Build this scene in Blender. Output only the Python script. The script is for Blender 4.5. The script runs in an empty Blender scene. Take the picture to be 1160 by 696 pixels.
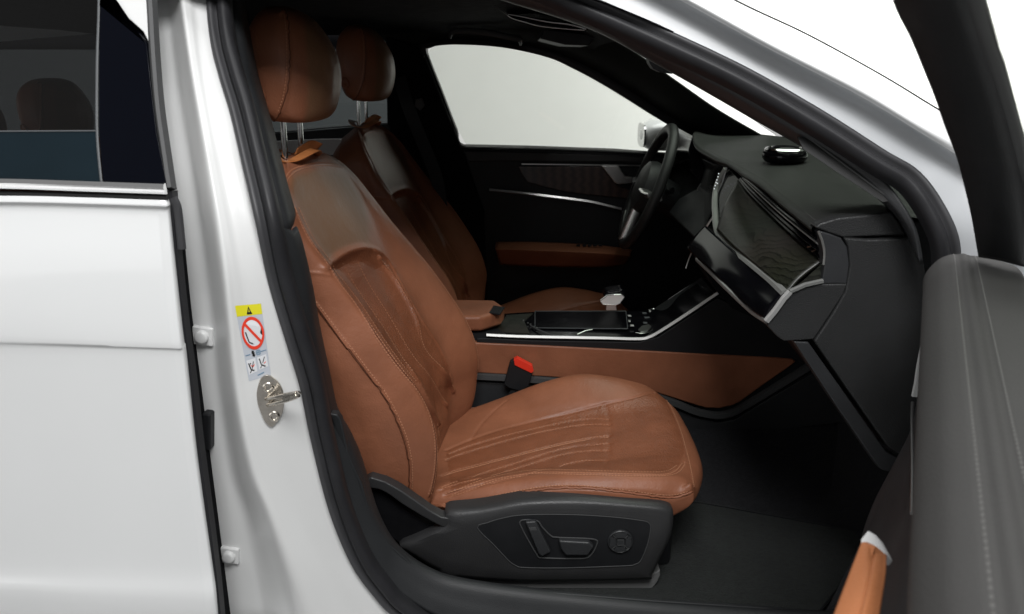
import bpy, math, random
import numpy as np
from mathutils import Vector
from mathutils.bvhtree import BVHTree
random.seed(4)
rng = np.random.default_rng(4)
scene = bpy.context.scene
COL = scene.collection
# ------------------------------------------------------------------ camera
FP = 900.0                                  # focal length measured on the 1160 px wide photograph
TH = math.atan(280/900)                     # downward pitch
CT, ST = math.cos(TH), math.sin(TH)
CAMZ = 1.20
cam = bpy.data.cameras.new('camera'); cam_o = bpy.data.objects.new('camera', cam); COL.objects.link(cam_o)
cam_o.location = (0, 0, CAMZ); cam_o.rotation_euler = (math.pi/2-TH, 0, 0)
cam.sensor_width = 36; cam.lens = 36*FP/1160; cam.clip_start = .02; cam.clip_end = 100
scene.camera = cam_o
def ray(px, py):
    v = (348-py)/FP
    return np.array(((px-580)/FP, CT+v*ST, v*CT-ST))
def Q(px, py, D):
    d = ray(px, py); t = D/d[1]
    return np.array((d[0]*t, D, CAMZ+d[2]*t))
def QP(px, py, p0, n):
    d = ray(px, py); c = np.array((0, 0, CAMZ)); n = np.array(n, float)
    t = np.dot(np.array(p0)-c, n)/np.dot(d, n)
    return c+d*t
def QZ(px, py, z): return QP(px, py, (0, 0, z), (0, 0, 1))
def BD(px, py, k=0.):                       # the side of the body, leaning in above the belt line
    p = Q(px, py, 1.22+k)
    if p[2] <= .95: return p
    d = ray(px, py); t = (1.22+k-.55*.95+.55*CAMZ)/(d[1]-.55*d[2])
    return np.array((d[0]*t, d[1]*t, CAMZ+d[2]*t))
def proj(P):
    P = np.asarray(P, float); y = P[..., 1]; z = P[..., 2]-CAMZ
    zc = y*CT-z*ST; yc = y*ST+z*CT
    return 580+FP*P[..., 0]/zc, 348-FP*yc/zc
# ------------------------------------------------------------------ curves
def cr(pts, n, closed=False):               # Catmull-Rom, resampled evenly by length
    P = np.array(pts, float)
    if len(P) == 2: return P[0]+(P[1]-P[0])*np.linspace(0, 1, n)[:, None]
    if closed: E = np.vstack([P[-1], P, P[0], P[1]])
    else: E = np.vstack([2*P[0]-P[1], P, 2*P[-1]-P[-2]])
    out = []
    t = np.linspace(0, 1, 16, endpoint=False)[:, None]
    for i in range(len(E)-3):
        a, b, c, d = E[i:i+4]
        out.append(.5*((2*b)+(-a+c)*t+(2*a-5*b+4*c-d)*t**2+(-a+3*b-3*c+d)*t**3))
    out = np.vstack(out+[E[-2][None]])
    s = np.concatenate([[0], np.cumsum(np.linalg.norm(np.diff(out, axis=0), axis=1))])
    q = np.linspace(0, s[-1], n+1 if closed else n)
    if closed: q = q[:-1]
    return np.stack([np.interp(q, s, out[:, k]) for k in range(P.shape[1])], 1)
def lin(pts, n):
    P = np.array(pts, float)
    s = np.concatenate([[0], np.cumsum(np.linalg.norm(np.diff(P, axis=0), axis=1))])
    q = np.linspace(0, s[-1], n)
    return np.stack([np.interp(q, s, P[:, k]) for k in range(P.shape[1])], 1)
def crU(P, per):                            # uniform Catmull-Rom through control points along axis 0, no resampling
    P = np.array(P, float); E = np.concatenate([(2*P[0]-P[1])[None], P, (2*P[-1]-P[-2])[None]])
    t = np.linspace(0, 1, per, endpoint=False).reshape((-1,)+(1,)*(P.ndim-1)); out = []
    for i in range(len(E)-3):
        a, b, c, d = E[i:i+4]
        out.append(.5*((2*b)+(-a+c)*t+(2*a-5*b+4*c-d)*t**2+(-a+3*b-3*c+d)*t**3))
    return np.concatenate(out+[P[-1][None]])
def QL(l, D): return [Q(a[0], a[1], a[2] if len(a) > 2 else D) for a in l]
def BL(l, k): return [BD(a[0], a[1], a[2] if len(a) > 2 else k) for a in l]
# ------------------------------------------------------------------ mesh making
class MB:
    def __init__(s): s.v = []; s.f = []; s.m = []; s.n = 0
    def add(s, V, Fc, mi=0):
        V = np.asarray(V, float).reshape(-1, 3); s.v.append(V)
        for f in Fc: s.f.append([i+s.n for i in f]); s.m.append(mi)
        s.n += len(V); return s
    def grid(s, G, mi=0, closed_u=False, closed_v=False, flip=False):
        a, b = G.shape[:2]; fc = []
        for i in range(a if closed_u else a-1):
            for j in range(b if closed_v else b-1):
                q = [i*b+j, ((i+1) % a)*b+j, ((i+1) % a)*b+(j+1) % b, i*b+(j+1) % b]
                fc.append(q[::-1] if flip else q)
        return s.add(G.reshape(-1, 3), fc, mi)
    def box(s, c, size, R=None, mi=0):
        V = np.array([(x, y, z) for x in (-.5, .5) for y in (-.5, .5) for z in (-.5, .5)])*np.array(size)
        if R is not None: V = V@np.array(R).T
        return s.add(V+np.array(c), [(0, 1, 3, 2), (4, 6, 7, 5), (0, 4, 5, 1), (2, 3, 7, 6), (0, 2, 6, 4), (1, 5, 7, 3)], mi)
    def prism(s, P, ext, mi=0):             # planar outline pushed along a vector
        P = np.array(P, float); n = len(P); e = np.array(ext, float)
        nn = np.zeros(3)
        for i in range(n): nn += np.cross(P[i], P[(i+1) % n])
        if np.dot(nn, e) > 0: P = P[::-1]
        V = np.vstack([P, P+e])
        return s.add(V, [list(range(n)), list(range(2*n-1, n-1, -1))]+[[i, i+n, (i+1) % n+n, (i+1) % n] for i in range(n)], mi)
    def frames(s, P, closed, up=None):
        P = np.array(P, float)
        if closed: T = np.roll(P, -1, 0)-np.roll(P, 1, 0)
        else: T = np.gradient(P, axis=0)
        T /= np.linalg.norm(T, axis=1)[:, None]+1e-12
        if up is not None:
            U = np.array(up, float)*np.ones_like(P); B = U-(U*T).sum(1)[:, None]*T
            B /= np.linalg.norm(B, axis=1)[:, None]+1e-12
        else:
            B = np.zeros_like(P); b = np.cross(T[0], (0, 0, 1))
            if np.linalg.norm(b) < .1: b = np.cross(T[0], (1, 0, 0))
            for i in range(len(P)):
                b = b-np.dot(b, T[i])*T[i]; b /= np.linalg.norm(b); B[i] = b
        return P, T, B, np.cross(T, B)
    def sweep(s, P, prof, closed=False, up=None, mi=0, scale=None, caps=True):   # prof: (a along N, b along B)
        P, T, B, N = s.frames(P, closed, up)
        pr = np.array(prof, float); sc = np.ones(len(P)) if scale is None else np.array(scale)
        G = P[:, None]+(N[:, None]*pr[None, :, :1]+B[:, None]*pr[None, :, 1:2])*sc[:, None, None]
        n0 = s.n; s.grid(G, mi, closed, True)
        if caps and not closed:
            k = len(pr); m = len(P)
            s.f += [[n0+i for i in range(k)][::1], [n0+(m-1)*k+i for i in range(k)][::-1]]; s.m += [mi, mi]
        return s
    def tube(s, P, r, seg=8, closed=False, mi=0, up=None, scale=None):
        a = np.linspace(0, 2*math.pi, seg, endpoint=False)
        rr = (r, r) if np.isscalar(r) else r
        return s.sweep(P, np.stack([np.cos(a)*rr[0], np.sin(a)*rr[1]], 1), closed, up, mi, scale)
    def lathe(s, c, axis, prof, seg=32, mi=0, ref=None):     # prof: (radius, height along axis)
        ax = np.array(axis, float); ax /= np.linalg.norm(ax)
        r = np.cross(ax, (0, 0, 1) if ref is None else ref)
        if np.linalg.norm(r) < .1: r = np.cross(ax, (1, 0, 0))
        r /= np.linalg.norm(r); q = np.cross(ax, r); pr = np.array(prof, float)
        a = np.linspace(0, 2*math.pi, seg, endpoint=False)
        ring = r[None]*np.cos(a)[:, None]+q[None]*np.sin(a)[:, None]
        G = np.array(c)+ring[:, None]*pr[None, :, :1]+ax[None, None]*pr[None, :, 1:2]
        return s.grid(G, mi, True, False)
    def build(s, name, mats, parent=None, bevel=0, seg=2, solid=0, smooth=True, angle=40, sub=0, off=-1):
        me = bpy.data.meshes.new(name)
        V = np.vstack(s.v)
        loc = V.mean(0)
        me.from_pydata([tuple(x) for x in V-loc], [], s.f)
        if not isinstance(mats, (list, tuple)): mats = [mats]
        for m in mats: me.materials.append(m)
        me.polygons.foreach_set('material_index', s.m)
        me.update()
        o = bpy.data.objects.new(name, me); COL.objects.link(o)
        o.location = loc
        if smooth:
            me.polygons.foreach_set('use_smooth', [True]*len(me.polygons))
        if solid:
            md = o.modifiers.new('s', 'SOLIDIFY'); md.thickness = solid; md.offset = off
        if bevel:
            md = o.modifiers.new('b', 'BEVEL'); md.width = bevel; md.segments = seg; md.limit_method = 'ANGLE'; md.angle_limit = math.radians(35)
            md.harden_normals = True
        if sub:
            md = o.modifiers.new('ss', 'SUBSURF'); md.levels = sub; md.render_levels = sub
        if smooth and angle < 180 and not bevel:
            try:
                me.set_sharp_from_angle(angle=math.radians(angle))
            except Exception: pass
        if parent is not None:
            o.parent = parent; o.matrix_parent_inverse.identity()
            o.location = Vector(loc)-world_loc(parent)
        return o
def world_loc(o):
    l = Vector((0, 0, 0))
    while o is not None: l += o.location; o = o.parent
    return l
def empty(name, loc, parent=None, **kw):
    o = bpy.data.objects.new(name, None); COL.objects.link(o); o.empty_display_size = .1
    o.location = Vector(loc)-(world_loc(parent) if parent else Vector((0, 0, 0)))
    if parent: o.parent = parent
    for k, v in kw.items(): o[k] = v
    return o
def tag(o, **kw):
    for k, v in kw.items(): o[k] = v
    return o
def loft(curves, na, per=6, smooth=True, closed=False, lin_along=False):
    C = np.stack([(lin(c, na) if lin_along else cr(c, na, closed)) for c in curves])
    return crU(C, per) if smooth and len(C) > 2 else crU_lin(C, per)
def crU_lin(C, per):
    out = []
    for i in range(len(C)-1):
        for t in np.linspace(0, 1, per, endpoint=False): out.append(C[i]*(1-t)+C[i+1]*t)
    out.append(C[-1]); return np.stack(out)
def bvh(o):
    me = o.data; w = world_loc(o)
    return BVHTree.FromPolygons([v.co+w for v in me.vertices], [list(p.vertices) for p in me.polygons])
def hit(bv, px, py, off=0.):
    d = Vector(ray(px, py)).normalized()
    loc, nor, i, dist = bv.ray_cast(Vector((0, 0, CAMZ)), d)
    if loc is None: return None
    if nor.dot(d) > 0: nor = -nor
    return np.array(loc+nor*off)
def smooth_line(P, it=10, closed=False):
    P = np.array(P, float)
    for _ in range(it):
        if closed: P = P*.5+(np.roll(P, 1, 0)+np.roll(P, -1, 0))*.25
        elif len(P) > 2: P[1:-1] = P[1:-1]*.5+(P[:-2]+P[2:])*.25
    return P
def onto(bv, pts, n=None, closed=False, straight=False):     # a pixel polyline laid on a surface; points that miss are skipped
    P = np.array(pts, float)[:, :2]
    if n is None: n = max(8, int(np.linalg.norm(np.diff(P, axis=0), axis=1).sum()/2.5))
    P = lin(P, n) if straight else cr(P, n, closed)
    H = [hit(bv, a, b) for a, b in P]
    H = [h for h in H if h is not None]
    out = [H[0]]
    for h in H[1:]:
        if np.linalg.norm(h-out[-1]) < .06: out.append(h)
    out = np.array(out)
    return smooth_line(out, 14, closed)
# ------------------------------------------------------------------ materials
def mat(name, col, rough=.5, metal=0., bump=None, coat=0., spec=.5, var=0., var_scale=8., sheen=0., alpha=None, trans=0., ior=1.45, emit=None, aniso=0, bump2=None, coatr=.05):
    m = bpy.data.materials.new(name); m.use_nodes = True
    nt = m.node_tree; b = nt.nodes['Principled BSDF']; N = nt.nodes.new; L = nt.links.new
    b.inputs['Base Color'].default_value = (*col, 1); b.inputs['Roughness'].default_value = rough
    b.inputs['Metallic'].default_value = metal; b.inputs['Specular IOR Level'].default_value = spec
    b.inputs['Coat Weight'].default_value = coat; b.inputs['Coat Roughness'].default_value = coatr
    b.inputs['Transmission Weight'].default_value = trans; b.inputs['IOR'].default_value = ior
    b.inputs['Sheen Weight'].default_value = sheen
    if emit: b.inputs['Emission Color'].default_value = (*emit[0], 1); b.inputs['Emission Strength'].default_value = emit[1]
    tc = N('ShaderNodeTexCoord')
    if var:
        nz = N('ShaderNodeTexNoise'); nz.inputs['Scale'].default_value = var_scale; nz.inputs['Detail'].default_value = 5
        L(tc.outputs['Object'], nz.inputs['Vector'])
        mp = N('ShaderNodeMapRange'); mp.inputs['From Min'].default_value = .3; mp.inputs['From Max'].default_value = .7
        mp.inputs['To Min'].default_value = 1-var; mp.inputs['To Max'].default_value = 1+var
        L(nz.outputs['Fac'], mp.inputs['Value'])
        mx = N('ShaderNodeVectorMath'); mx.operation = 'SCALE'; mx.inputs[0].default_value = col
        L(mp.outputs[0], mx.inputs['Scale']); L(mx.outputs[0], b.inputs['Base Color'])
        mr = N('ShaderNodeMapRange'); mr.inputs['From Min'].default_value = .3; mr.inputs['From Max'].default_value = .7
        mr.inputs['To Min'].default_value = rough*(1-.5*var); mr.inputs['To Max'].default_value = min(1, rough*(1+.8*var))
        L(nz.outputs['Fac'], mr.inputs['Value']); L(mr.outputs[0], b.inputs['Roughness'])
    last = None
    for bp in (bump, bump2):
        if not bp: continue
        kind, sc, st, dist = bp
        if kind == 'v':
            t = N('ShaderNodeTexVoronoi'); t.inputs['Scale'].default_value = sc; o = t.outputs['Distance']
        else:
            t = N('ShaderNodeTexNoise'); t.inputs['Scale'].default_value = sc; t.inputs['Detail'].default_value = 4; o = t.outputs['Fac']
        L(tc.outputs['Object'], t.inputs['Vector'])
        bn = N('ShaderNodeBump'); bn.inputs['Strength'].default_value = st; bn.inputs['Distance'].default_value = dist
        L(o, bn.inputs['Height'])
        if last: L(last.outputs[0], bn.inputs['Normal'])
        last = bn
    if last: L(last.outputs[0], b.inputs['Normal'])
    return m
M = {}
def lights_mats():
    LT = (.255, .096, .050)
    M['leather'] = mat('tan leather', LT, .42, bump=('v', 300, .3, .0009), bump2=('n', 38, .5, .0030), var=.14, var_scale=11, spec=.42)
    sheen_mix(M['leather'], (.180, .104, .058))
    M['insert'] = mat('tan perforated leather', (.220, .076, .036), .36, bump=('v', 260, .6, .0014), bump2=('n', 42, .6, .003), var=.14, var_scale=14, spec=.6)
    M['insert_up'] = mat('olive sheen leather', (.175, .092, .050), .5, bump=('v', 260, .5, .0012), bump2=('n', 30, .4, .003), var=.06, var_scale=24, spec=.28)  # colour carries the reflected olive sheen of the upper insert
    M['stitch'] = mat('pale tan thread', (.44, .20, .11), .7, bump=('n', 900, .4, .001))
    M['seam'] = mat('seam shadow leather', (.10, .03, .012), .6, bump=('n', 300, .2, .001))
    M['strap'] = mat('orange tan hide', (.46, .17, .055), .45, bump=('n', 160, .3, .001), var=.15, var_scale=30)
    M['blk'] = mat('black grained plastic', (.013, .0135, .015), .48, spec=.3, bump=('v', 700, .30, .0008), var=.10, var_scale=20)
    M['blk2'] = mat('charcoal grained plastic', (.028, .029, .031), .40, spec=.5, bump=('v', 420, .3, .0007), var=.10, var_scale=12)
    M['grey'] = mat('dark grey soft plastic', (.058, .059, .060), .5, spec=.3, bump=('n', 500, .25, .0008), var=.08)
    M['dleather'] = mat('black leather', (.024, .0245, .025), .45, spec=.4, bump=('v', 420, .45, .0012), bump2=('n', 30, .2, .003), var=.1)
    M['pad'] = mat('grey padded door top', (.038, .037, .036), .72, spec=.3, bump=('v', 420, .22, .0010), bump2=('n', 14, .12, .004), var=.07, var_scale=6)
    M['jamb2'] = mat('shaded jamb paint', (.47, .485, .50), .40, coat=.3, bump=('n', 9, .06, .003), var=.02, var_scale=4, coatr=.2)  # jamb paint copy with the pillar's shade put into its base colour
    M['pillar'] = mat('dark green grey pillar cloth', (.013, .016, .014), .8, spec=.3, bump=('n', 500, .4, .001), var=.1)
    M['trim'] = mat('black sill plastic', (.017, .018, .0195), .48, spec=.4, bump=('v', 600, .3, .0006), var=.12, var_scale=10)
    M['grip'] = mat('tan grip leather', (.34, .125, .050), .42, bump=('v', 300, .3, .0009), bump2=('n', 40, .3, .002), var=.08)
    M['frame'] = mat('smoked trim metal', (.27, .275, .265), .35, .4, bump=('n', 300, .05, .0004))
    M['seatside'] = mat('grained charcoal seat trim', (.031, .031, .032), .40, spec=.5, bump=('v', 420, .35, .0008), var=.1, var_scale=14)
    M['rail'] = mat('light grey rail plastic', (.15, .15, .15), .5, spec=.4, bump=('v', 500, .3, .0006))
    M['dimline'] = mat('dull grey trim', (.09, .095, .10), .4, spec=.3, bump=('n', 60, .03, .0005))
    M['navy'] = mat('gloss navy black', (.001, .0015, .004), .06, spec=.2, bump=('n', 4, .06, .002), bump2=('v', 60, .12, .0006))
    M['tintblue'] = mat('deep blue window band', (.006, .013, .018), .12, spec=.35, bump=('n', 3, .03, .002), var=.2, var_scale=4)
    M['padstitch'] = mat('grey thread', (.085, .083, .08), .7, bump=('n', 900, .4, .001))
    M['rub'] = mat('black rubber seal', (.018, .018, .020), .45, spec=.3, bump=('n', 180, .15, .001), var=.15, var_scale=14)
    M['rub2'] = mat('charcoal rubber lip', (.046, .046, .049), .42, spec=.35, bump=('n', 120, .12, .001), var=.12, var_scale=10)
    M['gloss'] = mat('gloss black', (.003, .003, .004), .12, spec=.22, bump=('n', 6, .02, .001), var=.05)
    M['chrome'] = mat('chrome', (.78, .78, .78), .10, 1, bump=('n', 30, .02, .0005))
    M['line'] = mat('brushed trim metal', (.52, .52, .51), .38, .5, bump=('n', 300, .05, .0004))
    M['satin'] = mat('satin aluminium', (.62, .62, .61), .28, 1, bump=('n', 300, .05, .0004))
    M['nickel'] = mat('scuffed nickel', (.62, .58, .52), .25, 1, bump=('n', 90, .06, .0006), var=.15, var_scale=60)
    M['paint'] = mat('white car paint', (.80, .81, .81), .28, coat=.8, bump=('n', 2.2, .03, .004), var=.015, var_scale=3, coatr=.06)
    M['jamb'] = mat('white jamb paint', (.66, .665, .66), .42, coat=.25, bump=('n', 9, .06, .003), bump2=('n', 260, .05, .0006), var=.025, var_scale=5, coatr=.2)
    M['carpet'] = mat('black carpet', (.021, .0215, .025), .95, spec=.1, bump=('n', 420, 1., .006), var=.35, var_scale=130, sheen=.05)
    M['mat'] = mat('charcoal carpet mat', (.026, .029, .028), .95, spec=.1, bump=('n', 380, 1., .006), bump2=('n', 12, .5, .012), var=.25, var_scale=130, sheen=.05)
    M['liner'] = mat('black headliner cloth', (.006, .006, .007), .9, spec=.1, bump=('n', 600, .6, .001), var=.2, var_scale=40)
    M['dash'] = mat('black green tinged dash leather', (.026, .027, .0255), .42, spec=.45, bump=('v', 480, .4, .0010), bump2=('n', 20, .15, .003), var=.08)
    M['red'] = mat('red plastic', (.75, .035, .015), .4, bump=('n', 60, .1, .001))
    M['yellow'] = mat('yellow print', (.72, .66, .02), .5, bump=('n', 60, .05, .0005))
    M['ink'] = mat('black print', (.01, .01, .01), .5, bump=('n', 60, .05, .0005))
    M['inkred'] = mat('red print', (.78, .05, .02), .5, bump=('n', 60, .05, .0005))
    M['lab'] = mat('pale grey sticker film', (.50, .53, .58), .35, bump=('n', 60, .1, .0005), var=.03)
    M['labw'] = mat('white print', (.72, .73, .75), .4, bump=('n', 60, .05, .0005))
    M['labb'] = mat('blue print', (.16, .27, .38), .4, bump=('n', 60, .05, .0005))
    M['wall'] = mat('white studio plaster', (.80, .80, .77), .9, bump=('n', 20, .1, .002), var=.01)
    M['bright'] = mat('bright plated plastic', (.86, .86, .86), .3, .35, bump=('n', 60, .03, .0005))
    M['floor'] = mat('grey studio floor', (.30, .30, .30), .35, bump=('n', 8, .05, .002), var=.03)
    M['brownwood'] = wave_mat('dark wood veneer', (.050, .028, .023), (.020, .012, .011), 60)
    M['decor'] = decor_mat()
    M['glass'] = glass_mat('clear car glass', (.86, .89, .85), .06)
    M['wsglass'] = glass_mat('green tinged windscreen glass', (.76, .85, .74), .06)
    M['tint'] = glass_mat('dark tinted glass', (.42, .43, .44), .09)
    M['tintfar'] = glass_mat('privacy glass', (.09, .10, .105), .09)
    M['tintlow'] = glass_mat('deep tinted glass', (.06, .09, .105), .09)
    M['screen'] = mat('lit icons', (.8, .8, .8), .4, emit=((.9, .95, 1), .5), bump=('n', 60, .05, .0005))
def glass_mat(name, col, refl):
    m = bpy.data.materials.new(name); m.use_nodes = True; nt = m.node_tree; nt.nodes.clear(); N = nt.nodes.new; L = nt.links.new
    out = N('ShaderNodeOutputMaterial'); tr = N('ShaderNodeBsdfTransparent'); tr.inputs[0].default_value = (*col, 1)
    gl = N('ShaderNodeBsdfGlossy'); gl.inputs['Roughness'].default_value = .02; gl.inputs[0].default_value = (.9, .9, .9, 1)
    fr = N('ShaderNodeFresnel'); fr.inputs[0].default_value = 1.5
    nz = N('ShaderNodeTexNoise'); nz.inputs['Scale'].default_value = 3; bn = N('ShaderNodeBump'); bn.inputs['Strength'].default_value = .02
    L(nz.outputs[0], bn.inputs['Height']); L(bn.outputs[0], gl.inputs['Normal'])
    mx = N('ShaderNodeMixShader'); L(fr.outputs[0], mx.inputs[0]); L(tr.outputs[0], mx.inputs[1]); L(gl.outputs[0], mx.inputs[2]); L(mx.outputs[0], out.inputs[0])
    return m
def wave_mat(name, c1, c2, sc):
    m = mat(name, c1, .35, coat=.3, bump=('n', 200, .1, .0005)); nt = m.node_tree; N = nt.nodes.new; L = nt.links.new
    b = nt.nodes['Principled BSDF']; w = N('ShaderNodeTexWave'); w.inputs['Scale'].default_value = sc; w.inputs['Distortion'].default_value = 3
    tc = N('ShaderNodeTexCoord'); mp = N('ShaderNodeMapping'); mp.inputs['Scale'].default_value = (.15, 1, 1)
    L(tc.outputs['Object'], mp.inputs[0]); L(mp.outputs[0], w.inputs[0])
    r = N('ShaderNodeMix'); r.data_type = 'RGBA'; r.inputs['A'].default_value = (*c1, 1); r.inputs['B'].default_value = (*c2, 1)
    L(w.outputs['Fac'], r.inputs['Factor']); L(r.outputs['Result'], b.inputs['Base Color'])
    return m
def sheen_mix(m, col):                           # olive sheen of reflected light, mixed into the leather colour per vertex
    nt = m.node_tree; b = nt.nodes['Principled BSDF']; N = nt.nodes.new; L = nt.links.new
    at = N('ShaderNodeAttribute'); at.attribute_name = 'sheen_mix'
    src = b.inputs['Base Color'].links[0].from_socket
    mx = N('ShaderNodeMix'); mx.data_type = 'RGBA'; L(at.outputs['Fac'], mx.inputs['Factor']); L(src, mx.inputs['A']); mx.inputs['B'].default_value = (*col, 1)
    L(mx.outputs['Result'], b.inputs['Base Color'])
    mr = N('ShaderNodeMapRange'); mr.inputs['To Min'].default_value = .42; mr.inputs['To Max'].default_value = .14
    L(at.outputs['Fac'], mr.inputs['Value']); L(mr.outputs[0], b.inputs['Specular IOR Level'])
def decor_mat():                            # dark grey decor with thin black wavy contour lines running across it
    m = mat('contour line decor', (.03, .03, .03), .38, 0, spec=.5, bump=('n', 100, .1, .0005)); nt = m.node_tree; N = nt.nodes.new; L = nt.links.new
    b = nt.nodes['Principled BSDF']; tc = N('ShaderNodeTexCoord')
    d = N('ShaderNodeVectorMath'); d.operation = 'DOT_PRODUCT'; d.inputs[1].default_value = (0, .214, .981); L(tc.outputs['Object'], d.inputs[0])
    nz = N('ShaderNodeTexNoise'); nz.inputs['Scale'].default_value = 11; nz.inputs['Detail'].default_value = 3; L(tc.outputs['Object'], nz.inputs[0])
    ma = N('ShaderNodeMath'); ma.operation = 'MULTIPLY_ADD'; ma.inputs[1].default_value = .075; L(nz.outputs['Fac'], ma.inputs[0]); L(d.outputs['Value'], ma.inputs[2])
    fq = N('ShaderNodeMath'); fq.operation = 'MULTIPLY'; fq.inputs[1].default_value = 75; L(ma.outputs[0], fq.inputs[0])
    fr = N('ShaderNodeMath'); fr.operation = 'FRACT'; L(fq.outputs[0], fr.inputs[0])
    r = N('ShaderNodeValToRGB'); r.color_ramp.elements[0].position = .0; r.color_ramp.elements[0].color = (.029, .028, .023, 1)
    r.color_ramp.elements[1].position = .98; r.color_ramp.elements[1].color = (.007, .007, .005, 1)
    e = r.color_ramp.elements.new(.72); e.color = (.020, .019, .015, 1); e = r.color_ramp.elements.new(.88); e.color = (.007, .007, .005, 1)
    L(fr.outputs[0], r.inputs[0])
    n2 = N('ShaderNodeTexNoise'); n2.inputs['Scale'].default_value = 5; L(tc.outputs['Object'], n2.inputs[0])
    mx = N('ShaderNodeMix'); mx.data_type = 'RGBA'; mx.blend_type = 'MULTIPLY'; mx.inputs['Factor'].default_value = .6
    L(r.outputs[0], mx.inputs['A']); L(n2.outputs['Color'], mx.inputs['B']); L(mx.outputs['Result'], b.inputs['Base Color'])
    return m
lights_mats()
# ------------------------------------------------------------------ seams
def getvn(me):
    n = len(me.vertices); a = np.empty(n*3); me.vertices.foreach_get('co', a); b = np.empty(n*3); me.vertices.foreach_get('normal', b)
    return a.reshape(-1, 3), b.reshape(-1, 3)
def setv(me, co): me.vertices.foreach_set('co', co.ravel()); me.update()
def seam(G_objs, polys, width, depth):
    """press grooves into a mesh along 3-D polylines"""
    from mathutils.kdtree import KDTree
    pts = np.vstack([lin(p, max(4, int(np.linalg.norm(np.diff(p, axis=0), axis=1).sum()/.002))) for p in polys])
    kd = KDTree(len(pts))
    for i, p in enumerate(pts): kd.insert(Vector(p), i)
    kd.balance()
    me = G_objs.data; w = np.array(world_loc(G_objs)); co, nor = getvn(me)
    for i in range(len(co)):
        c, k, d = kd.find(co[i]+w)
        if d < width*3: co[i] -= nor[i]*(depth*math.exp(-(d/width)**2))
    setv(me, co)
def stitches(mb, P, bv_n, mi, pitch=.0065, ln=.0045, r=.0009, side=0., lift=.0006):
    """short raised threads along a 3-D polyline; bv_n is the surface they lie on"""
    P = np.array(P); L_ = np.linalg.norm(np.diff(P, axis=0), axis=1).sum()
    if L_ < pitch*2: return
    q = lin(P, int(L_/pitch)); Nn_ = []
    for a in q:
        n = np.array(bv_n.find_nearest(Vector(a))[1])
        if np.dot(n, np.array((0, 0, CAMZ))-a) < 0: n = -n
        Nn_.append(n)
    Nn_ = smooth_line(Nn_, 20); Nn_ /= np.linalg.norm(Nn_, axis=1)[:, None]
    Tt = np.gradient(q, axis=0); Tt /= np.linalg.norm(Tt, axis=1)[:, None]
    cs = q+np.cross(Nn_, Tt)*side
    cs = smooth_line([np.array(bv_n.find_nearest(Vector(c_))[0]) for c_ in cs], 6)
    for i in range(len(q)-1):
        n = Nn_[i]; t = cs[i+1]-cs[i]; l = np.linalg.norm(t)
        if l < 1e-6: continue
        t /= l; s_ = np.cross(n, t); c = cs[i]+n*lift
        h = t*ln/2; u = s_*r; v = n*r
        V = [c-h-u, c-h+v, c-h+u, c+h-u, c+h+v, c+h+u]
        mb.add(V, [(0, 3, 4, 1), (1, 4, 5, 2), (0, 1, 2), (3, 5, 4)], mi)
def append_mesh(o, mb):
    """join extra geometry into an existing object's mesh"""
    me = o.data; w = np.array(world_loc(o))
    V = [tuple(v.co) for v in me.vertices]; Fc = [list(p.vertices) for p in me.polygons]; mi = [p.material_index for p in me.polygons]
    n = len(V); X = np.vstack(mb.v)-w; old = None
    if 'sheen_mix' in me.attributes:
        old = np.zeros(n); me.attributes['sheen_mix'].data.foreach_get('value', old)
    V += [tuple(x) for x in X]; Fc += [[i+n for i in f] for f in mb.f]; mi += mb.m
    me2 = bpy.data.meshes.new(me.name)
    me2.from_pydata(V, [], Fc)
    for m in me.materials: me2.materials.append(m)
    me2.polygons.foreach_set('material_index', mi); me2.polygons.foreach_set('use_smooth', [True]*len(mi)); me2.update()
    if old is not None:
        at = me2.attributes.new('sheen_mix', 'FLOAT', 'POINT'); at.data.foreach_set('value', np.concatenate([old, np.zeros(len(X))]))
    o.data = me2; bpy.data.meshes.remove(me)
    return o
# ================================================================== the car
car = empty('car', (0, 2.16, 0), label='white car with its front passenger door open showing tan leather seats and black dashboard', category='car')
def part(mb, name, m, parent=car, **k): return mb.build(name, m, parent, **k)
# ---- door seal
SEAL = [(235,0),(240,50),(250,90),(262,130),(276,190),(290,250),(305,320),(325,387),(340,436),(353,498),(373,576),(397,635),(421,670),(447,697),(500,728),
        (600,745),(760,752),(900,745),(990,712),(1026,650),(1036,590),(1050,530),(1066,470),(1078,410),(1086,350),(1087,300),(1082,262),(1060,221),(1036,193),(1001,172),
        (932,128),(846,79),(760,38),(674,0),(560,-48),(440,-90),(330,-105),(262,-90),(238,-45)]
sp = cr(BL(SEAL, .035), 420, True)
def body_n(P):                              # direction pointing out of the car side
    return np.array([(0, -1, 0) if p[2] < .94 else (0, -.876, .482) for p in P])
UPN = body_n(sp); UPN = sum(np.roll(UPN, k, 0) for k in range(-6, 7))/13
cen = sp.mean(0)
def inward(P, T, U):
    N = np.cross(T, U); return N
mb = MB()
T = np.roll(sp, -1, 0)-np.roll(sp, 1, 0); T /= np.linalg.norm(T, axis=1)[:, None]
U = UPN-(UPN*T).sum(1)[:, None]*T; U /= np.linalg.norm(U, axis=1)[:, None]
Nn = np.cross(T, U)
if np.mean(((cen-sp)*Nn).sum(1)) < 0: Nn = -Nn
def ring(prof, base=sp):
    pr = np.array(prof)
    return base[:, None]+Nn[:, None]*pr[None, :, :1]+U[:, None]*pr[None, :, 1:2]
mb.grid(ring([(-.002,-.012),(-.001,.004),(.002,.010),(.007,.012),(.011,.008),(.013,.003),(.016,.002),(.019,.010),(.024,.016),(.031,.016),(.037,.010),(.039,.0),(.038,-.015)])[:, :7], 0, True, False)
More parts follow.
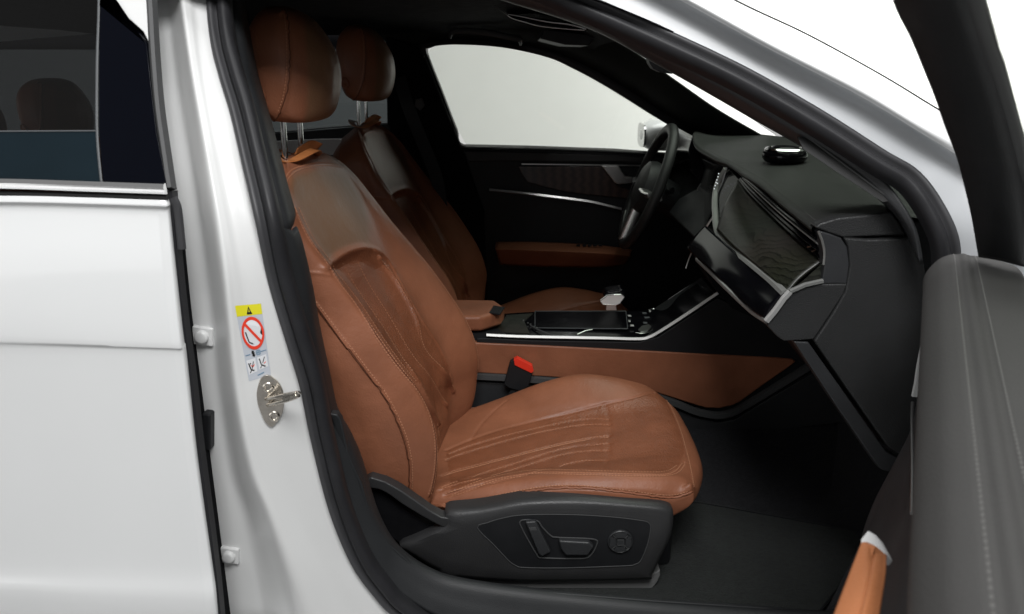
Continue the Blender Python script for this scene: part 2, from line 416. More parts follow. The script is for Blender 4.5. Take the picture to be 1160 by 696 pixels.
mb.grid(ring([(.016,.002),(.0165,.006),(.019,.010),(.024,.016),(.031,.016),(.037,.010),(.039,.0),(.038,-.015)]), 1, True, False)
part(mb, 'door_seal', [M['rub2'], M['rub']], angle=70)
# ---- B-pillar jamb and lower body
def col(l, k): return BL(l, k)
jl = [(158,-60),(168,0),(176,100),(184,215),(193,380),(216,540),(232,700),(240,790)]
curves = [col(jl, .075),
          col([(176,-60),(182,0),(190,100),(200,215),(216,330),(230,440),(246,532),(264,600),(285,690),(300,790)], .070),
          col([(186,-60),(191,0),(202,100),(219,215),(236,330),(247,440),(263,532),(281,590),(303,690),(320,790)], .066),
          col([(194,-60),(199,0),(210,100),(227,215),(245,330),(257,440),(274,532),(294,590),(325,690),(345,790)], .040),
          col([(199,-60),(205,0),(216,80),(233,180),(252,300),(267,440),(285,532),(307,590),(342,690),(368,790)], .010),
          col([(206,-60),(213,0),(223,80),(241,180),(262,300),(279,440),(298,532),(325,600),(366,690),(400,790)], .014),
          col([(214,-60),(220,0),(230,80),(249,180),(273,300),(300,440),(321,532),(350,610),(395,690),(430,790)], .024),
          col([(224,-60),(229,0),(239,80),(262,180),(290,300),(320,440),(340,532),(372,620),(420,690),(470,790)], .030),
          col([(238,-60),(241,0),(248,60),(272,160),(303,290),(342,430),(362,515),(405,632),(452,690),(520,750)], .040)]
jamb = MB().grid(loft(curves, 120, 5), 0).build('b_pillar_jamb', [M['jamb']], car, angle=180)
bvj = bvh(jamb)
# ---- roof rail, A-pillar and front jamb: runs round the top and front of the opening
rail = [
 [(262,-60),(300,-88),(440,-75),(560,-34),(674,14),(760,52),(846,93),(932,142),(1001,186),(1036,207),(1062,235),(1078,262),(1082,300),(1078,350),(1070,410),(1050,500),(1024,640)],
 [(250,-95),(300,-118),(440,-98),(560,-52),(674,-4),(760,33),(846,73),(932,121),(1001,164),(1040,186),(1067,218),(1088,258),(1090,300),(1070,370),(1052,440),(1048,520),(1044,640)],
 [(246,-110),(300,-132),(440,-112),(560,-66),(674,-18),(760,20),(863,73),(967,130),(1030,165),(1058,183),(1090,216),(1106,258),(1112,300),(1092,370),(1070,440),(1064,520),(1060,640)],
 [(242,-120),(300,-142),(440,-122),(560,-78),(674,-30),(760,9),(863,60),(967,118),(1030,152),(1066,176),(1100,206),(1122,258),(1130,300),(1120,370),(1100,440),(1090,520),(1080,640)],
 [(234,-140),(300,-166),(440,-140),(560,-94),(674,-48),(762,-4),(868,54),(972,108),(1040,149),(1087,178),(1124,206),(1150,258),(1160,300),(1160,370),(1150,440),(1140,520),(1130,640)],
 [(228,-156),(300,-184),(440,-156),(560,-108),(674,-60),(770,-10),(872,45),(978,100),(1045,140),(1095,166),(1150,196),(1190,250),(1200,300),(1210,370),(1220,440),(1220,520),(1220,640)],
 [(222,-190),(300,-214),(440,-190),(560,-140),(690,-76),(829,0),(915,41),(1001,88),(1074,132),(1150,172),(1230,240),(1260,300),(1270,370),(1280,440),(1280,520),(1280,640)]]
ks = [.056, .054, .048, .042, .004, -.008, .030]
cv = [BL(r, k) for i, (r, k) in enumerate(zip(rail, ks)) if i != 2]
G = loft(cv, 160, 5)
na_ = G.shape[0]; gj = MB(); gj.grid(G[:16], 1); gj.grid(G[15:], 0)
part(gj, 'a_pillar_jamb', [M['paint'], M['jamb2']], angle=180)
rail_top = cv[-1]
part(MB().prism([Q(x, y, 1.295) for x, y in ((1054,364),(1060,380),(1058,450),(1034,450),(1037,436),(1040,415),(1046,385))], (0,.006,0)), 'front_gleam_piece', [M['jamb']])  # white piece added to stand for the gleam beside the door pad
# windscreen edge rubber
part(MB().tube(cr([p+np.array((0.0,.004,.003)) for p in cv[-1]][2:12], 120), .0014, 6), 'windscreen_trim', [M['rub']])
# ---- A-pillar inner trim with the ribbed grille at its foot
a0 = [(255,-95),(330,-80),(440,-62),(560,-22),(674,28),(760,66),(846,108),(932,158),(1001,205),(1022,232),(1036,262),(1042,300)]
a1 = [(262,-60),(330,-58),(440,-40),(560,-2),(667,33),(736,69),(800,105),(850,134),(903,164),(960,200),(1009,239),(1028,268)]
a2 = [(x-1, y-6) for x, y in a1[:9]]+[(958,196),(1007,236),(1024,268)]
cvs = [BL(a0, .060), [BD(x+(u-x)*.5, y+(w-y)*.5, .078) for (x, y), (u, w) in zip(a0, a1)], BL(a1, .125), BL(a2, .20)]
part(MB().grid(loft(cvs, 120, 5)), 'a_pillar_trim', [M['blk2']], solid=.006, angle=180)
part(MB().prism([BD(x, y, .072) for x, y in ((903,155),(925,157),(1000,204),(1019,226),(1000,229),(945,193),(910,169))], (0,.004,0)), 'grille_recess', [M['ink']])
bt = MB()
for k in range(5):
    f = .20+.15*k
    P = [BD(902+(1010-902)*t+8*f+2, 160+(228-160)*t*1.0-16*f+16*t*f+6, .078+.035*(1-f)-.006) for t in np.linspace(.02, .98, 12)]
    bt.tube(cr([q+np.array((0,-.008,0)) for q in P], 30), (.0018, .0016), 6)
for t in (0, .33, .62, .98):
    P = [BD(902+(1010-902)*t+8*f+2, 160+(228-160)*t-16*f+16*t*f+6, .072+.035*(1-f)) for f in np.linspace(.15, .85, 5)]
    bt.tube([q+np.array((0,-.008,0)) for q in P], .0016, 6)
part(bt, 'side_vent_grille', [M['grey']])
# ---- B-pillar inner trim (upper, lower) and sill trims
bu = [(262,-40),(268,0),(274,39),(283,85),(294,124),(305,165),(318,217),(328,253),(326,261)]
bo = [(240,-40),(248,0),(256,39),(270,100),(280,140),(290,180),(300,225),(309,256),(311,262)]
def inn(l, D, dx=0): return [Q(x+dx, y, D) for x, y in l]
def shiftD(P, d): return [np.array(p)+np.array((0, d, 0)) for p in P]
U0 = BL(bo, .055); U1 = BL(bu, .10); U2 = [p+np.array((-.02,.10,0)) for p in U1]
part(MB().grid(loft([U0, [a*.45+b*.55+np.array((0,-.008,0)) for a, b in zip(U0, U1)], U1, U2], 60, 6)), 'b_pillar_trim', [M['trim']], solid=.004, angle=180)
lo_o = [(306,250),(316,290),(325,330),(338,380),(352,430),(364,490),(382,560),(402,612),(430,650),(470,684),(520,706),(620,722),(760,728),(900,722),(985,690)]
lo_i = [(329,262),(335,279),(346,326),(355,375),(366,425),(376,470),(392,500),(405,530),(424,585),(448,620),(486,646),(530,659),(620,671),(760,684),(950,696)]
L0 = BL(lo_o, .050); L1 = BL(lo_i, .095); L2 = [p+np.array((-.004,.05,-.012-.045*(1-min(1, max(0, (p[2]-.28)/.15))))) for p in L1]; L3 = [p+np.array((0,.02,-.12)) for p in L2]
g = loft([L0, [a*.5+b*.5+np.array((0,-.005,.001)) for a, b in zip(L0, L1)], L1, L2, L3], 160, 6)
sill = part(MB().grid(g), 'sill_trim', [M['trim']], solid=.004, angle=180)
bvs = bvh(sill)
# the stepped lower end of the pillar cover
st = [(340,330),(352,372),(362,412),(372,452),(374,466),(386,468),(390,474),(399,513),(414,546),(425,585),(441,611),(462,630),(480,646),(452,640),(424,606),(404,560),(388,515),(374,475),(360,430),(348,385)]
part(MB().prism([BD(x-4, y+2, .080) for x, y in st], (0, .02, 0)), 'pillar_lower_cover', [M['trim']], bevel=.003)
# split line between sill plate and pillar foot
hp = onto(bvs, [(558,664),(556,678),(552,697)], 12, straight=True)
part(MB().tube(hp, .0012, 6), 'sill_split_line', [M['ink']])
part(MB().prism([BD(x, y, .088) for x, y in ((558,666),(600,670),(640,673),(740,681),(850,688),(955,697),(955,740),(553,740))], (0,.010,0)), 'sill_plate', [M['trim']], bevel=.003)
part(MB().tube([BD(x, y, .084) for x, y in ((556,684),(700,692),(830,699))], .0022, 6), 'sill_plate_rib', [M['blk']])
hp = onto(bvs, [(370,520),(384,575),(404,622),(430,655),(462,674),(520,688),(640,697)], 60)
part(MB().tube(hp, (.0022,.0022), 6), 'sill_rib', [M['blk']])
# ---- door bumpers, striker, label on the jamb
def plate_basis(px, py, off=0.):
    c = hit(bvj, px, py, off); ex = hit(bvj, px+5, py, off)-c; ey = hit(bvj, px, py-6, off)-c
    n = np.cross(ex, ey); n /= np.linalg.norm(n)
    if n[1] > 0: n = -n
    ey = ey-np.dot(ey, n)*n; ey /= np.linalg.norm(ey); ex = np.cross(ey, n); ex /= np.linalg.norm(ex)
    if ex[0] < 0: ex = -ex
    return c, ex, ey, n
for (px, py) in ((230, 380), (260, 628)):
    c, ex, ey, n = plate_basis(px+1, py)
    R = np.stack([ex, ey, n], 1)
    b = MB().box(c+n*.002, (.036, .033, .010), R)
    o = part(b, 'door_bumper', [M['jamb']], bevel=.0025, seg=2)
    part(MB().lathe(c, n, [(0,.0155),(.008,.0155),(.0105,.0145),(.012,.012),(.0125,.006)], 28), 'bumper_pad', [M['jamb']], o)
c, ex, ey, n = plate_basis(238, 485); R = np.stack([ex, ey, n], 1)
part(MB().box(c+n*.006, (.016, .072, .026), R), 'door_latch_cover', [M['blk']], bevel=.004)
# striker
pl = [(296,427),(303,424),(309,427),(316,433),(321,443),(322,455),(320,467),(315,476),(308,483),(301,478),(296,468),(292,456),(291,444),(293,434)]
P = np.array([hit(bvj, x, y, .001) for x, y in pl]); c, ex, ey, n = plate_basis(306, 455)
striker = part(MB().prism(cr(P, 40, True)+n*.004, -n*.010), 'door_striker', [M['nickel']], bevel=.0012)
for (x, y) in ((304,438),(311,470.5)):
    b = MB(); q = hit(bvj, x, y, .004); b.lathe(q, n, [(.0095,0),(.0095,.003),(.0075,.0045),(.0055,.0045),(.005,.002),(.003,.001),(.001,.0005)], 20)
    part(b, 'striker_bolt', [M['nickel']], striker)
a1_ = hit(bvj, 299, 453, 0.0); e1 = a1_+n*.052+ex*.004; 
t0 = Q(337,446,e1[1]-.004); 
a2_ = hit(bvj, 301, 460, 0)
loop = cr([a1_-n*.002, a1_*.5+t0*.5+ey*.001, t0+ey*.001, t0+n*.001-ey*.004, (a2_*.4+t0*.6)-ey*.004, a2_-n*.002], 60)
part(MB().tube(loop, .0038, 12, up=tuple(ey)), 'striker_loop', [M['nickel']], striker)
part(MB().tube([t0*.62+a1_*.38-ey*.003, t0*1.0-ey*.0015+n*.001], (.0062,.0045), 12), 'striker_sleeve', [M['nickel']], striker)
# warning label: laid out in its own u,v square, then wrapped onto the jamb
cor = [np.array(q, float) for q in ((266,346.5),(295.6,344),(307,425),(282,432))]
def LUV(u, v, off): 
    p = cor[0]*(1-u)*(1-v)+cor[1]*u*(1-v)+cor[2]*u*v+cor[3]*(1-u)*v
    return hit(bvj, p[0], p[1], off)
lm = MB()
def lab(pts, mi, lay, n=None):
    P = [LUV(u, v, .0004+.0003*lay) for u, v in pts]; lm.add(P, [list(range(len(P)))], mi)
def labgrid(u0, v0, u1, v1, mi, lay, a=6, b_=12):
    G = np.array([[LUV(u0+(u1-u0)*i/a, v0+(v1-v0)*j/b_, .0004+.0003*lay) for j in range(b_+1)] for i in range(a+1)]); lm.grid(G, mi)
def circ(cu, cv_, ru, rv, n=24, a0=0, a1=2*math.pi): return [(cu+ru*math.cos(a0+(a1-a0)*i/n), cv_+rv*math.sin(a0+(a1-a0)*i/n)) for i in range(n+(a1-a0 < 6.2))]
def lring(cu, cv_, r0u, r0v, r1u, r1v, mi, lay, n=36):
    for i in range(n):
        a, b2 = 2*math.pi*i/n, 2*math.pi*(i+1)/n
        lab([(cu+r0u*math.cos(a), cv_+r0v*math.sin(a)), (cu+r1u*math.cos(a), cv_+r1v*math.sin(a)), (cu+r1u*math.cos(b2), cv_+r1v*math.sin(b2)), (cu+r0u*math.cos(b2), cv_+r0v*math.sin(b2))], mi, lay)
def lline(pts, w, mi, lay):
    if mi == 2: w *= 1.5
    for (u0, v0), (u1, v1) in zip(pts, pts[1:]):
        du, dv = (u1-u0)*30, (v1-v0)*83; l = math.hypot(du, dv) or 1; nu, nv = -dv/l*w/30, du/l*w/83
        lab([(u0-nu, v0-nv), (u1-nu, v1-nv), (u1+nu, v1+nv), (u0+nu, v0+nv)], mi, lay)
# 0 film 1 yellow 2 ink 3 red 4 white 5 blue
labgrid(0, 0, 1, 1, 0, 0); labgrid(0, 0, 1, .145, 1, 1, 6, 3)
lab([(.50,.02),(.385,.13),(.615,.13)], 2, 2); lab([(.50,.05),(.475,.1),(.525,.1)], 1, 3)
lab(circ(.52, .385, .42, .205), 4, 1)
# child seat, child and airbag silhouettes
lline([(.25,.42),(.30,.50),(.45,.53),(.62,.52)], .5, 2, 2); lline([(.25,.42),(.22,.36)], .5, 2, 2)
lab(circ(.44,.315,.05,.018,12), 2, 2); lline([(.46,.33),(.56,.40),(.62,.47)], 1.2, 2, 2); lline([(.50,.36),(.38,.40)], .7, 2, 2); lline([(.60,.34),(.70,.31)], .7, 2, 2)
lline([(.30,.29),(.38,.27),(.42,.29)], .6, 2, 2); lab([(.74,.31),(.88,.33),(.90,.44),(.80,.40),(.74,.38)], 2, 2); lline([(.55,.50),(.50,.46),(.60,.44)], .6, 2, 2)
lab(circ(.68,.37,.04,.014,10), 2, 2); lline([(.60,.56),(.66,.54)], .8, 2, 2)
lline([(.215,.24),(.825,.53)], 1.5, 3, 3); lring(.52, .385, .37, .178, .455, .222, 3, 4)
# book / arrow row and two small pictures
lline([(.05,.665),(.26,.662)], .5, 5, 2); lline([(.70,.648),(.95,.643)], .5, 5, 2)
lline([(.33,.63),(.42,.64),(.36,.67),(.44,.69)], 1.0, 2, 2); lline([(.52,.63),(.68,.625),(.68,.68),(.53,.685),(.52,.63)], .45, 5, 2); lline([(.55,.65),(.65,.645)], .4, 5, 2); lline([(.55,.665),(.65,.66)], .4, 5, 2)
lab([(.05,.73),(.44,.72),(.44,.90),(.06,.92)], 4, 1); lab([(.52,.72),(.92,.70),(.94,.87),(.54,.89)], 4, 1)
lline([(.12,.77),(.18,.86),(.32,.88)], .5, 2, 2); lline([(.20,.80),(.28,.83),(.36,.80)], .5, 3, 2); lab(circ(.20,.78,.03,.011,10), 2, 2); lline([(.12,.90),(.22,.86),(.34,.76)], .35, 2, 2)
lline([(.60,.74),(.66,.83),(.82,.86)], .5, 2, 2); lab(circ(.72,.76,.035,.012,10), 2, 2); lline([(.70,.78),(.76,.82),(.86,.80)], .5, 3, 2); lline([(.60,.87),(.70,.82),(.84,.73)], .35, 2, 2)
lline([(.42,.955),(.72,.935)], .6, 5, 2)
part(lm, 'warning_label', [M['lab'], M['yellow'], M['ink'], M['inkred'], M['labw'], M['labb']], smooth=False)
# ---- rear door
RD = 1.175
def rdk(l, D=RD):                       # outer skin leans in above the belt
    out = []
    for x, y in l:
        p = Q(x, y, D)
        if p[2] > 1.0: p = QP(x, y, (0, D, 1.0), (0, 1, -.42))
        out.append(p)
    return out
rear_door = empty('rear_door', (-.8, RD, .6), car)
skin = [rdk([(-420,226),(-200,224),(0,222),(100,224),(186,227)]),
        rdk([(-420,232),(-200,230),(0,229),(100,231),(188,234)], RD-.002),
        rdk([(-420,240),(-200,238),(0,237),(100,239),(189,242)], RD+.004),
        rdk([(-420,300),(-200,298),(0,297),(100,297),(194,300)], RD-.004),
        rdk([(-420,372),(-200,375),(0,380),(100,384),(203,388)], RD-.012),
        rdk([(-420,400),(-200,402),(0,404),(100,404),(207,406)], RD-.006),
        rdk([(-420,520),(-200,520),(0,520),(100,520),(220,520)], RD+.000),
        rdk([(-420,640),(-200,640),(0,640),(100,640),(237,640)], RD+.002),
        rdk([(-420,672),(-200,674),(0,678),(100,686),(243,694)], RD-.004),
        rdk([(-420,760),(-200,770),(0,780),(100,790),(252,800)], RD+.03)]
edge = [[q[-1]+d for q in skin] for d in (np.array((.003,.004,0)), np.array((.002,.03,0)))]
G = loft(skin, 60, 6)
e0 = G[:, -1]; G2 = np.concatenate([G, (e0+np.array((.0015,.002,0)))[:, None], (e0+np.array((.001,.012,0)))[:, None], (e0+np.array((-.01,.05,0)))[:, None]], 1)
part(MB().grid(G2), 'door_skin', [M['paint']], rear_door, angle=60)
# black weather strip down the rear door's edge
ws = rdk([(191,216),(193,250),(197,290),(201,330),(207,380),(214,430),(222,500),(230,560),(238,620),(245,680),(254,780)], RD+.022)
part(MB().sweep(cr(ws, 80), [(-.009,-.012),(-.008,.006),(-.002,.010),(.005,.008),(.008,0),(.006,-.014)], up=(0,-1,0)), 'edge_strip', [M['rub']], rear_door)
part(MB().tube(cr(rdk([(196,224),(201,236),(204,262),(206,282)], RD+.02), 20), (.007,.006), 8), 'strip_end_cap', [M['rub2']], rear_door)
# chrome belt moulding
cb = rdk([(-420,203),(-200,206),(0,208),(100,211),(188,214)], RD-.004)
part(MB().sweep(cr(cb, 50), [(-.0085,0),(-.008,.006),(-.002,.009),(.001,.005),(.004,.008),(.008,.004),(.0085,-.004)], up=(0,-1,0)), 'belt_moulding', [M['chrome']], rear_door, angle=30)
part(MB().tube(cr(rdk([(-420,214),(-200,217),(0,219.5),(100,221.5),(190,224)], RD+.004), 30), .004, 6), 'belt_gap', [M['ink']], rear_door)
# window: upper clear-tint glass, lower dark band, vertical divider, black applique
part(MB().grid(loft([rdk([(-420,-120),(112,-120)], RD+.016), rdk([(-420,149),(110,149)], RD+.016)], 12, 4, lin_along=True)), 'window_glass', [M['tint']], rear_door)
part(MB().grid(loft([rdk([(-420,149),(110,149)], RD+.014), rdk([(-420,205),(114,208)], RD+.014)], 12, 4, lin_along=True)), 'window_lower_band', [M['tintblue']], rear_door)
part(MB().tube(rdk([(-420,152),(-100,150),(0,149),(110,148.5)], RD+.013), (.0012,.0009), 6), 'glass_top_edge', [M['dimline']], rear_door)
part(MB().tube(cr(rdk([(112,-120),(112,0),(110,70),(110,150),(115,209)], RD+.006), 40), (.0016,.0020), 6), 'window_divider', [M['dimline']], rear_door)
ap = rdk([(114,-10),(113,6),(122,12),(142,26),(158,38),(166,50),(170,90),(177,150),(185,190),(189,209),(150,208),(117,207),(112,150),(112,70)], RD+.004)
part(MB().prism(ap, (0, .006, 0)), 'gloss_applique', [M['navy']], rear_door, bevel=.0015)
ap = rdk([(116,-130),(114,2),(126,9),(146,22),(162,36),(168,48),(171,56),(173,50),(170,20),(164,-130)], RD+.008)
part(MB().prism(ap, (0, .010, 0)), 'window_frame', [M['jamb']], rear_door, bevel=.002)
ws2 = rdk([(166,-60),(170.5,0),(174,60),(179,120),(186,170),(192.5,214)], RD+.012)
part(MB().sweep(cr(ws2, 50), [(-.006,-.01),(-.005,.006),(0,.008),(.005,.004),(.006,-.01)], up=(0,-1,0)), 'frame_weather_strip', [M['grey']], rear_door)
# inner side of the rear door (dark), so nothing shines through
part(MB().box((-1.12, RD+.11, .55), (1.15, .05, .82)), 'inner_panel', [M['liner']], rear_door, bevel=.01)
# ---- rocker and lower body
rk = [[(x, y, z) for x in (-1.9, -.3, 0, 1.2)] for y, z in ((1.26,.165),(1.21,.15),(1.19,.08),(1.22,-.05))]
part(MB().grid(loft(rk, 60, 5)), 'rocker_panel', [M['paint']], angle=180)
# ---- roof, headliner, floor pan and far body shell
def roofz(x): return 1.345-.05*((x+.5)/1.2)**2
G = np.array([[(x, y, roofz(x)+.055-.10*((y-2.16)/.78)**2*(1 if y > 2.16 else .6)) for y in np.linspace(1.44, 2.88, 17)] for x in np.linspace(-2.3, .26, 24)])
part(MB().grid(G), 'roof', [M['paint']], angle=180)
G = np.array([[(x, y, (1.315 if x < .06 else 1.315-.07*((x-.06)/.21)**1.3)-.03*(max(0, y-2.16)/.72)**4) for y in np.linspace(1.40, 2.90, 17)] for x in np.concatenate([np.linspace(-2.3, .06, 14), np.linspace(.09, .27, 7)])])
part(MB().grid(G), 'headliner', [M['liner']], angle=180)
part(MB().box((-.5, 2.16, .07), (3.6, 1.74, .04)), 'floor_pan', [M['carpet']])
part(MB().box((1.15, 2.16, .47), (.05, 1.75, .8)), 'bulkhead', [M['liner']])
part(MB().box((-2.15, 2.16, .50), (.05, 1.75, .80)), 'rear_bulkhead', [M['liner']])
# windscreen
wtop = [(.27,1.50,1.262),(.30,1.8,1.275),(.31,2.16,1.28),(.30,2.5,1.275),(.27,2.80,1.262)]
wbot = [(.98,1.30,.93),(1.06,1.7,.935),(1.08,2.16,.94),(1.06,2.6,.935),(.98,3.0,.93)]
part(MB().grid(loft([wtop, [(a[0]*.5+b_[0]*.5+.015, a[1]*.5+b_[1]*.5, a[2]*.5+b_[2]*.5+.03) for a, b_ in zip(wtop, wbot)], wbot], 24, 6)), 'windscreen', [M['wsglass']], angle=180)
# ================================================================== front seats
YC = 1.735
seat = empty('front_seat', (0, YC, .1), car, label='near seat with a switch panel on its plastic side')
# ---- backrest
rows = [ # z-ordered: near crest x,z | far crest x,z | crest half width | outer half width | insert half width | recess | thickness
 (-.205,.215,-.165,.20,.235,.240,.14,.02,.20),
 (-.182,.27,-.130,.26,.238,.252,.145,.035,.21),
 (-.165,.33,-.105,.32,.240,.262,.15,.05,.22),
 (-.156,.39,-.095,.39,.242,.270,.15,.06,.23),
 (-.160,.47,-.092,.457,.245,.275,.15,.062,.23),
 (-.190,.555,-.123,.55,.247,.278,.15,.058,.21),
 (-.262,.673,-.197,.67,.248,.278,.15,.050,.18),
 (-.308,.743,-.250,.74,.247,.274,.152,.040,.20),
 (-.350,.81,-.305,.808,.252,.274,.165,.022,.20),
 (-.388,.872,-.350,.870,.254,.272,.185,.010,.19),
 (-.418,.93,-.392,.930,.246,.264,.19,.002,.17),
 (-.438,.968,-.425,.968,.220,.242,.16,-.008,.145),
 (-.458,.992,-.452,.992,.165,.190,.12,-.010,.105),
 (-.478,1.003,-.476,1.003,.06,.08,.04,-.006,.06)]
R = np.array(rows)
mid = np.stack([(R[:,0]+R[:,2])/2, (R[:,1]+R[:,3])/2], 1); Tn = np.gradient(mid, axis=0); Tn /= np.linalg.norm(Tn, axis=1)[:, None]
Tn[-1] = Tn[-2] = Tn[-3] = np.array((-.62,.78))
ctrl = []
for r, tn in zip(R, Tn):
    nx, ncx, nz, fz = r[0], r[2], r[1], r[3]; wc, wo, wi, rec, th = r[4:]
    N_ = np.array((tn[1], -tn[0]))           # forward normal in x,z
    pts = []
    def P_(lat, f):
        k = .5+.5*math.sin(max(-1, min(1, lat/wc if wc else 0))*math.pi/2)      # 0 near .. 1 far
        c = np.array((nx, nz))*(1-k)+np.array((ncx, fz))*k
        q = c+N_*f; return (q[0], YC+lat, q[1])
    half = [(.0,-th),(.6*wo,-th),(.93*wo,-th+.015),(wo+.006,-th*.6),(wo+.002,-.060),(wc+.016,-.018),(wc,0),(wc-.035,-rec*.25),(wi,-rec*.92),(wi-.06,-rec+.002),(0,-rec+.006)]
    near = [P_(-a, f) for a, f in half]; far = [P_(a, f) for a, f in half]
    ctrl.append(near+far[::-1][1:])
ctrl = np.array(ctrl)                        # rows x columns(21)
G = crU(ctrl, 26); G = crU(G.transpose(1, 0, 2), 20).transpose(1, 0, 2)
def seatmesh(G, name, parent, mats):
    return MB().grid(G, 0).build(name, mats, parent, angle=180)
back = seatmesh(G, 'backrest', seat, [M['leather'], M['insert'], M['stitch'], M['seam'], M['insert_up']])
bv0 = bvh(back)
S1 = [(334,238),(343,258),(352,275),(366,293),(384,320),(404,346),(429,385),(453,418),(476,447),(489,478),(494,510),(491,545),(486,562)]
S1b = [(x+4.5, y-1.5) for x, y in S1]
SU = [(334,240),(324,218),(322,205),(327,197),(340,190),(360,186.5),(378,187.2),(388,190)]
SU2 = [(338,243),(328,220),(326,208),(331,201),(343,194),(360,190.5),(378,191.5),(391,197)]
S2 = [(338,310),(345,328),(360,348),(376,369),(395,394),(413,418),(428,436),(439,452),(450,474),(459,498),(465,525),(465,556)]
CREASE = [(368,304),(376,298),(386,289),(396,284),(410,280.5),(424,282),(430,285)]
S1p = [(424,284),(432,287),(440,295),(454,322),(475,359),(496,392),(506,415),(511,432)]
HL = [(342,308.5),(352,309),(366,310),(374,312)]
PL = [[(395,301),(402,313),(414,332),(427,351),(446,380),(474,437),(496,481)],
      [(411,297),(422,319),(446,357),(473,403),(493,427),(506,459)],
      [(430,292),(442,308),(454,328),(473,363),(483,392),(503,421),(513,443)]]
def on(l, st=False, bv=bv0, n=None): return onto(bv, l, n, straight=st)
p_S1, p_S1b, p_SU, p_SU2, p_S2, p_CR, p_S1p, p_HL = map(on, (S1, S1b, SU, SU2, S2, CREASE, S1p, HL))
p_PL = [on(l) for l in PL]
# paint insert faces: those whose centre falls inside the seam outline
def inpoly(x, y, poly):
    c = False; n = len(poly)
    for i in range(n):
        x1, y1 = poly[i]; x2, y2 = poly[(i+1) % n]
        if (y1 > y) != (y2 > y) and x < (x2-x1)*(y-y1)/(y2-y1)+x1: c = not c
    return c
insU = SU[:-2]+[(380,187.5),(395,194),(407,208),(416,222),(421,240),(424,262),(424,284),(410,280),(396,284),(386,289),(376,298),(370,304),(352,275)]
insL = [(370,304),(376,298),(386,289),(396,284),(410,280),(424,284),(440,295),(454,322),(475,359),(496,392),(506,415),(512,440),(508,466),(498,500),(488,560)]+S1b[:3:-1]
def paint(o, polys, mi, maxy=None, test=None):
    me = o.data; w = np.array(world_loc(o))
    for p in me.polygons:
        c = np.array(p.center)+w
        if test and not test(c): continue
        x, y = proj(c)
        if any(inpoly(x, y, q) for q in polys): p.material_index = mi
front = lambda c: c[0] > -.50 and (c[0]+.16 > -(c[2]-.5)*.62-.14)
paint(back, [insL], 1, test=front); 
def sheen_mask(o, items, test=None):              # items: (pixel outline, strength, softness)
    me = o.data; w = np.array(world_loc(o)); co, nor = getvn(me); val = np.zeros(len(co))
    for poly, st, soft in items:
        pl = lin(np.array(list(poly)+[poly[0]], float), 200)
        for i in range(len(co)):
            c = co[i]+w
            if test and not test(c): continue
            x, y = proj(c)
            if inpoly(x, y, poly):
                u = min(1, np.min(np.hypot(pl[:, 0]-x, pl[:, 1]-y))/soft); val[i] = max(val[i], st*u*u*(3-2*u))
    at = me.attributes.get('sheen_mix') or me.attributes.new('sheen_mix', 'FLOAT', 'POINT'); at.data.foreach_set('value', val)
sheen_mask(back, [(insU, .85, 11)], front)  # reflected sheen painted on the upper insert
def puff(o, poly, amt, soft, test=None):    # raise the area inside a pixel outline, fading to its edge
    me = o.data; w = np.array(world_loc(o)); pl = lin(np.array(list(poly)+[poly[0]], float), 260); co, nor = getvn(me)
    for i in range(len(co)):
        c = co[i]+w
        if test and not test(c): continue
        x, y = proj(c)
        if inpoly(x, y, poly):
            d = np.min(np.hypot(pl[:, 0]-x, pl[:, 1]-y)); u_ = min(1, d/soft); co[i] += nor[i]*amt*u_*u_*(3-2*u_)
    setv(me, co)
puff(back, insL, .013, 14, front)
seam(back, [p_CR], .008, .0045)
seam(back, [p_S1p], .005, .005)
seam(back, p_PL, .0050, .0095)
seam(back, [p_SU, p_S2], .0028, .0030)
seam(back, [p_S1], .0030, .0022); seam(back, [p_HL], .003, .002)
bv1 = bvh(back)
mb = MB()
for p, s in ((p_S1, .0028), (p_S1, -.0028), (p_SU, .0026), (p_SU, -.0026), (p_S2, .0035), (p_HL, .003), (p_S1b, .0012)):
    stitches(mb, p, bv1, 2, side=s)
for p in p_PL: stitches(mb, p, bv1, 2, pitch=.007, r=.0008, side=.0030, lift=.0005)
def relay(p, bv, off):
    out = []
    for q in p:
        l, n, i, d = bv.find_nearest(Vector(q)); n = np.array(n)
        if np.dot(n, np.array((0, 0, CAMZ))-q) < 0: n = -n
        out.append(np.array(l)+n*off)
    return np.array(out)
mb.tube(relay(p_S2, bv1, .0004), .0022, 8, mi=0)              # piping
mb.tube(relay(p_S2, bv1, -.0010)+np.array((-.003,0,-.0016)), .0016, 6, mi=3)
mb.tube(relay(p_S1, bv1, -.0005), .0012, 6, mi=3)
# crest seam of the far bolster, seen along its rim
fr = np.array([ctrl[i][14] for i in range(1, 11)]); fr = relay(cr(fr, 90), bv1, 0.0003)
stitches(mb, fr, bv1, 2, side=.002); mb.tube(fr, .0014, 6, mi=0)
append_mesh(back, mb)
# ---- headrest
hr = [(1.078,.085,-.405,-.465),(1.083,.112,-.393,-.490),(1.100,.128,-.378,-.512),(1.135,.136,-.366,-.524),(1.17,.139,-.362,-.530),(1.21,.137,-.368,-.532),
      (1.245,.130,-.385,-.528),(1.270,.118,-.403,-.518),(1.287,.100,-.422,-.505),(1.298,.075,-.443,-.492),(1.303,.04,-.456,-.480)]
sec = []
for z, wy, xf, xb in hr:
    cx, hx = (xf+xb)/2, (xf-xb)/2; pts = []
    for a in np.linspace(0, 2*math.pi, 49)[:-1]:
        c, s = math.cos(a), math.sin(a); e = 2/3.0
        x = cx+hx*math.copysign(abs(c)**e, c); y = wy*math.copysign(abs(s)**e, s)
        x -= .055*(abs(y)/.14)**2.2*(hx/.08)*max(0, min(1, c*.5+.5))**1.5
        pts.append((x, YC+y, z))
    sec.append(pts+[pts[0]])
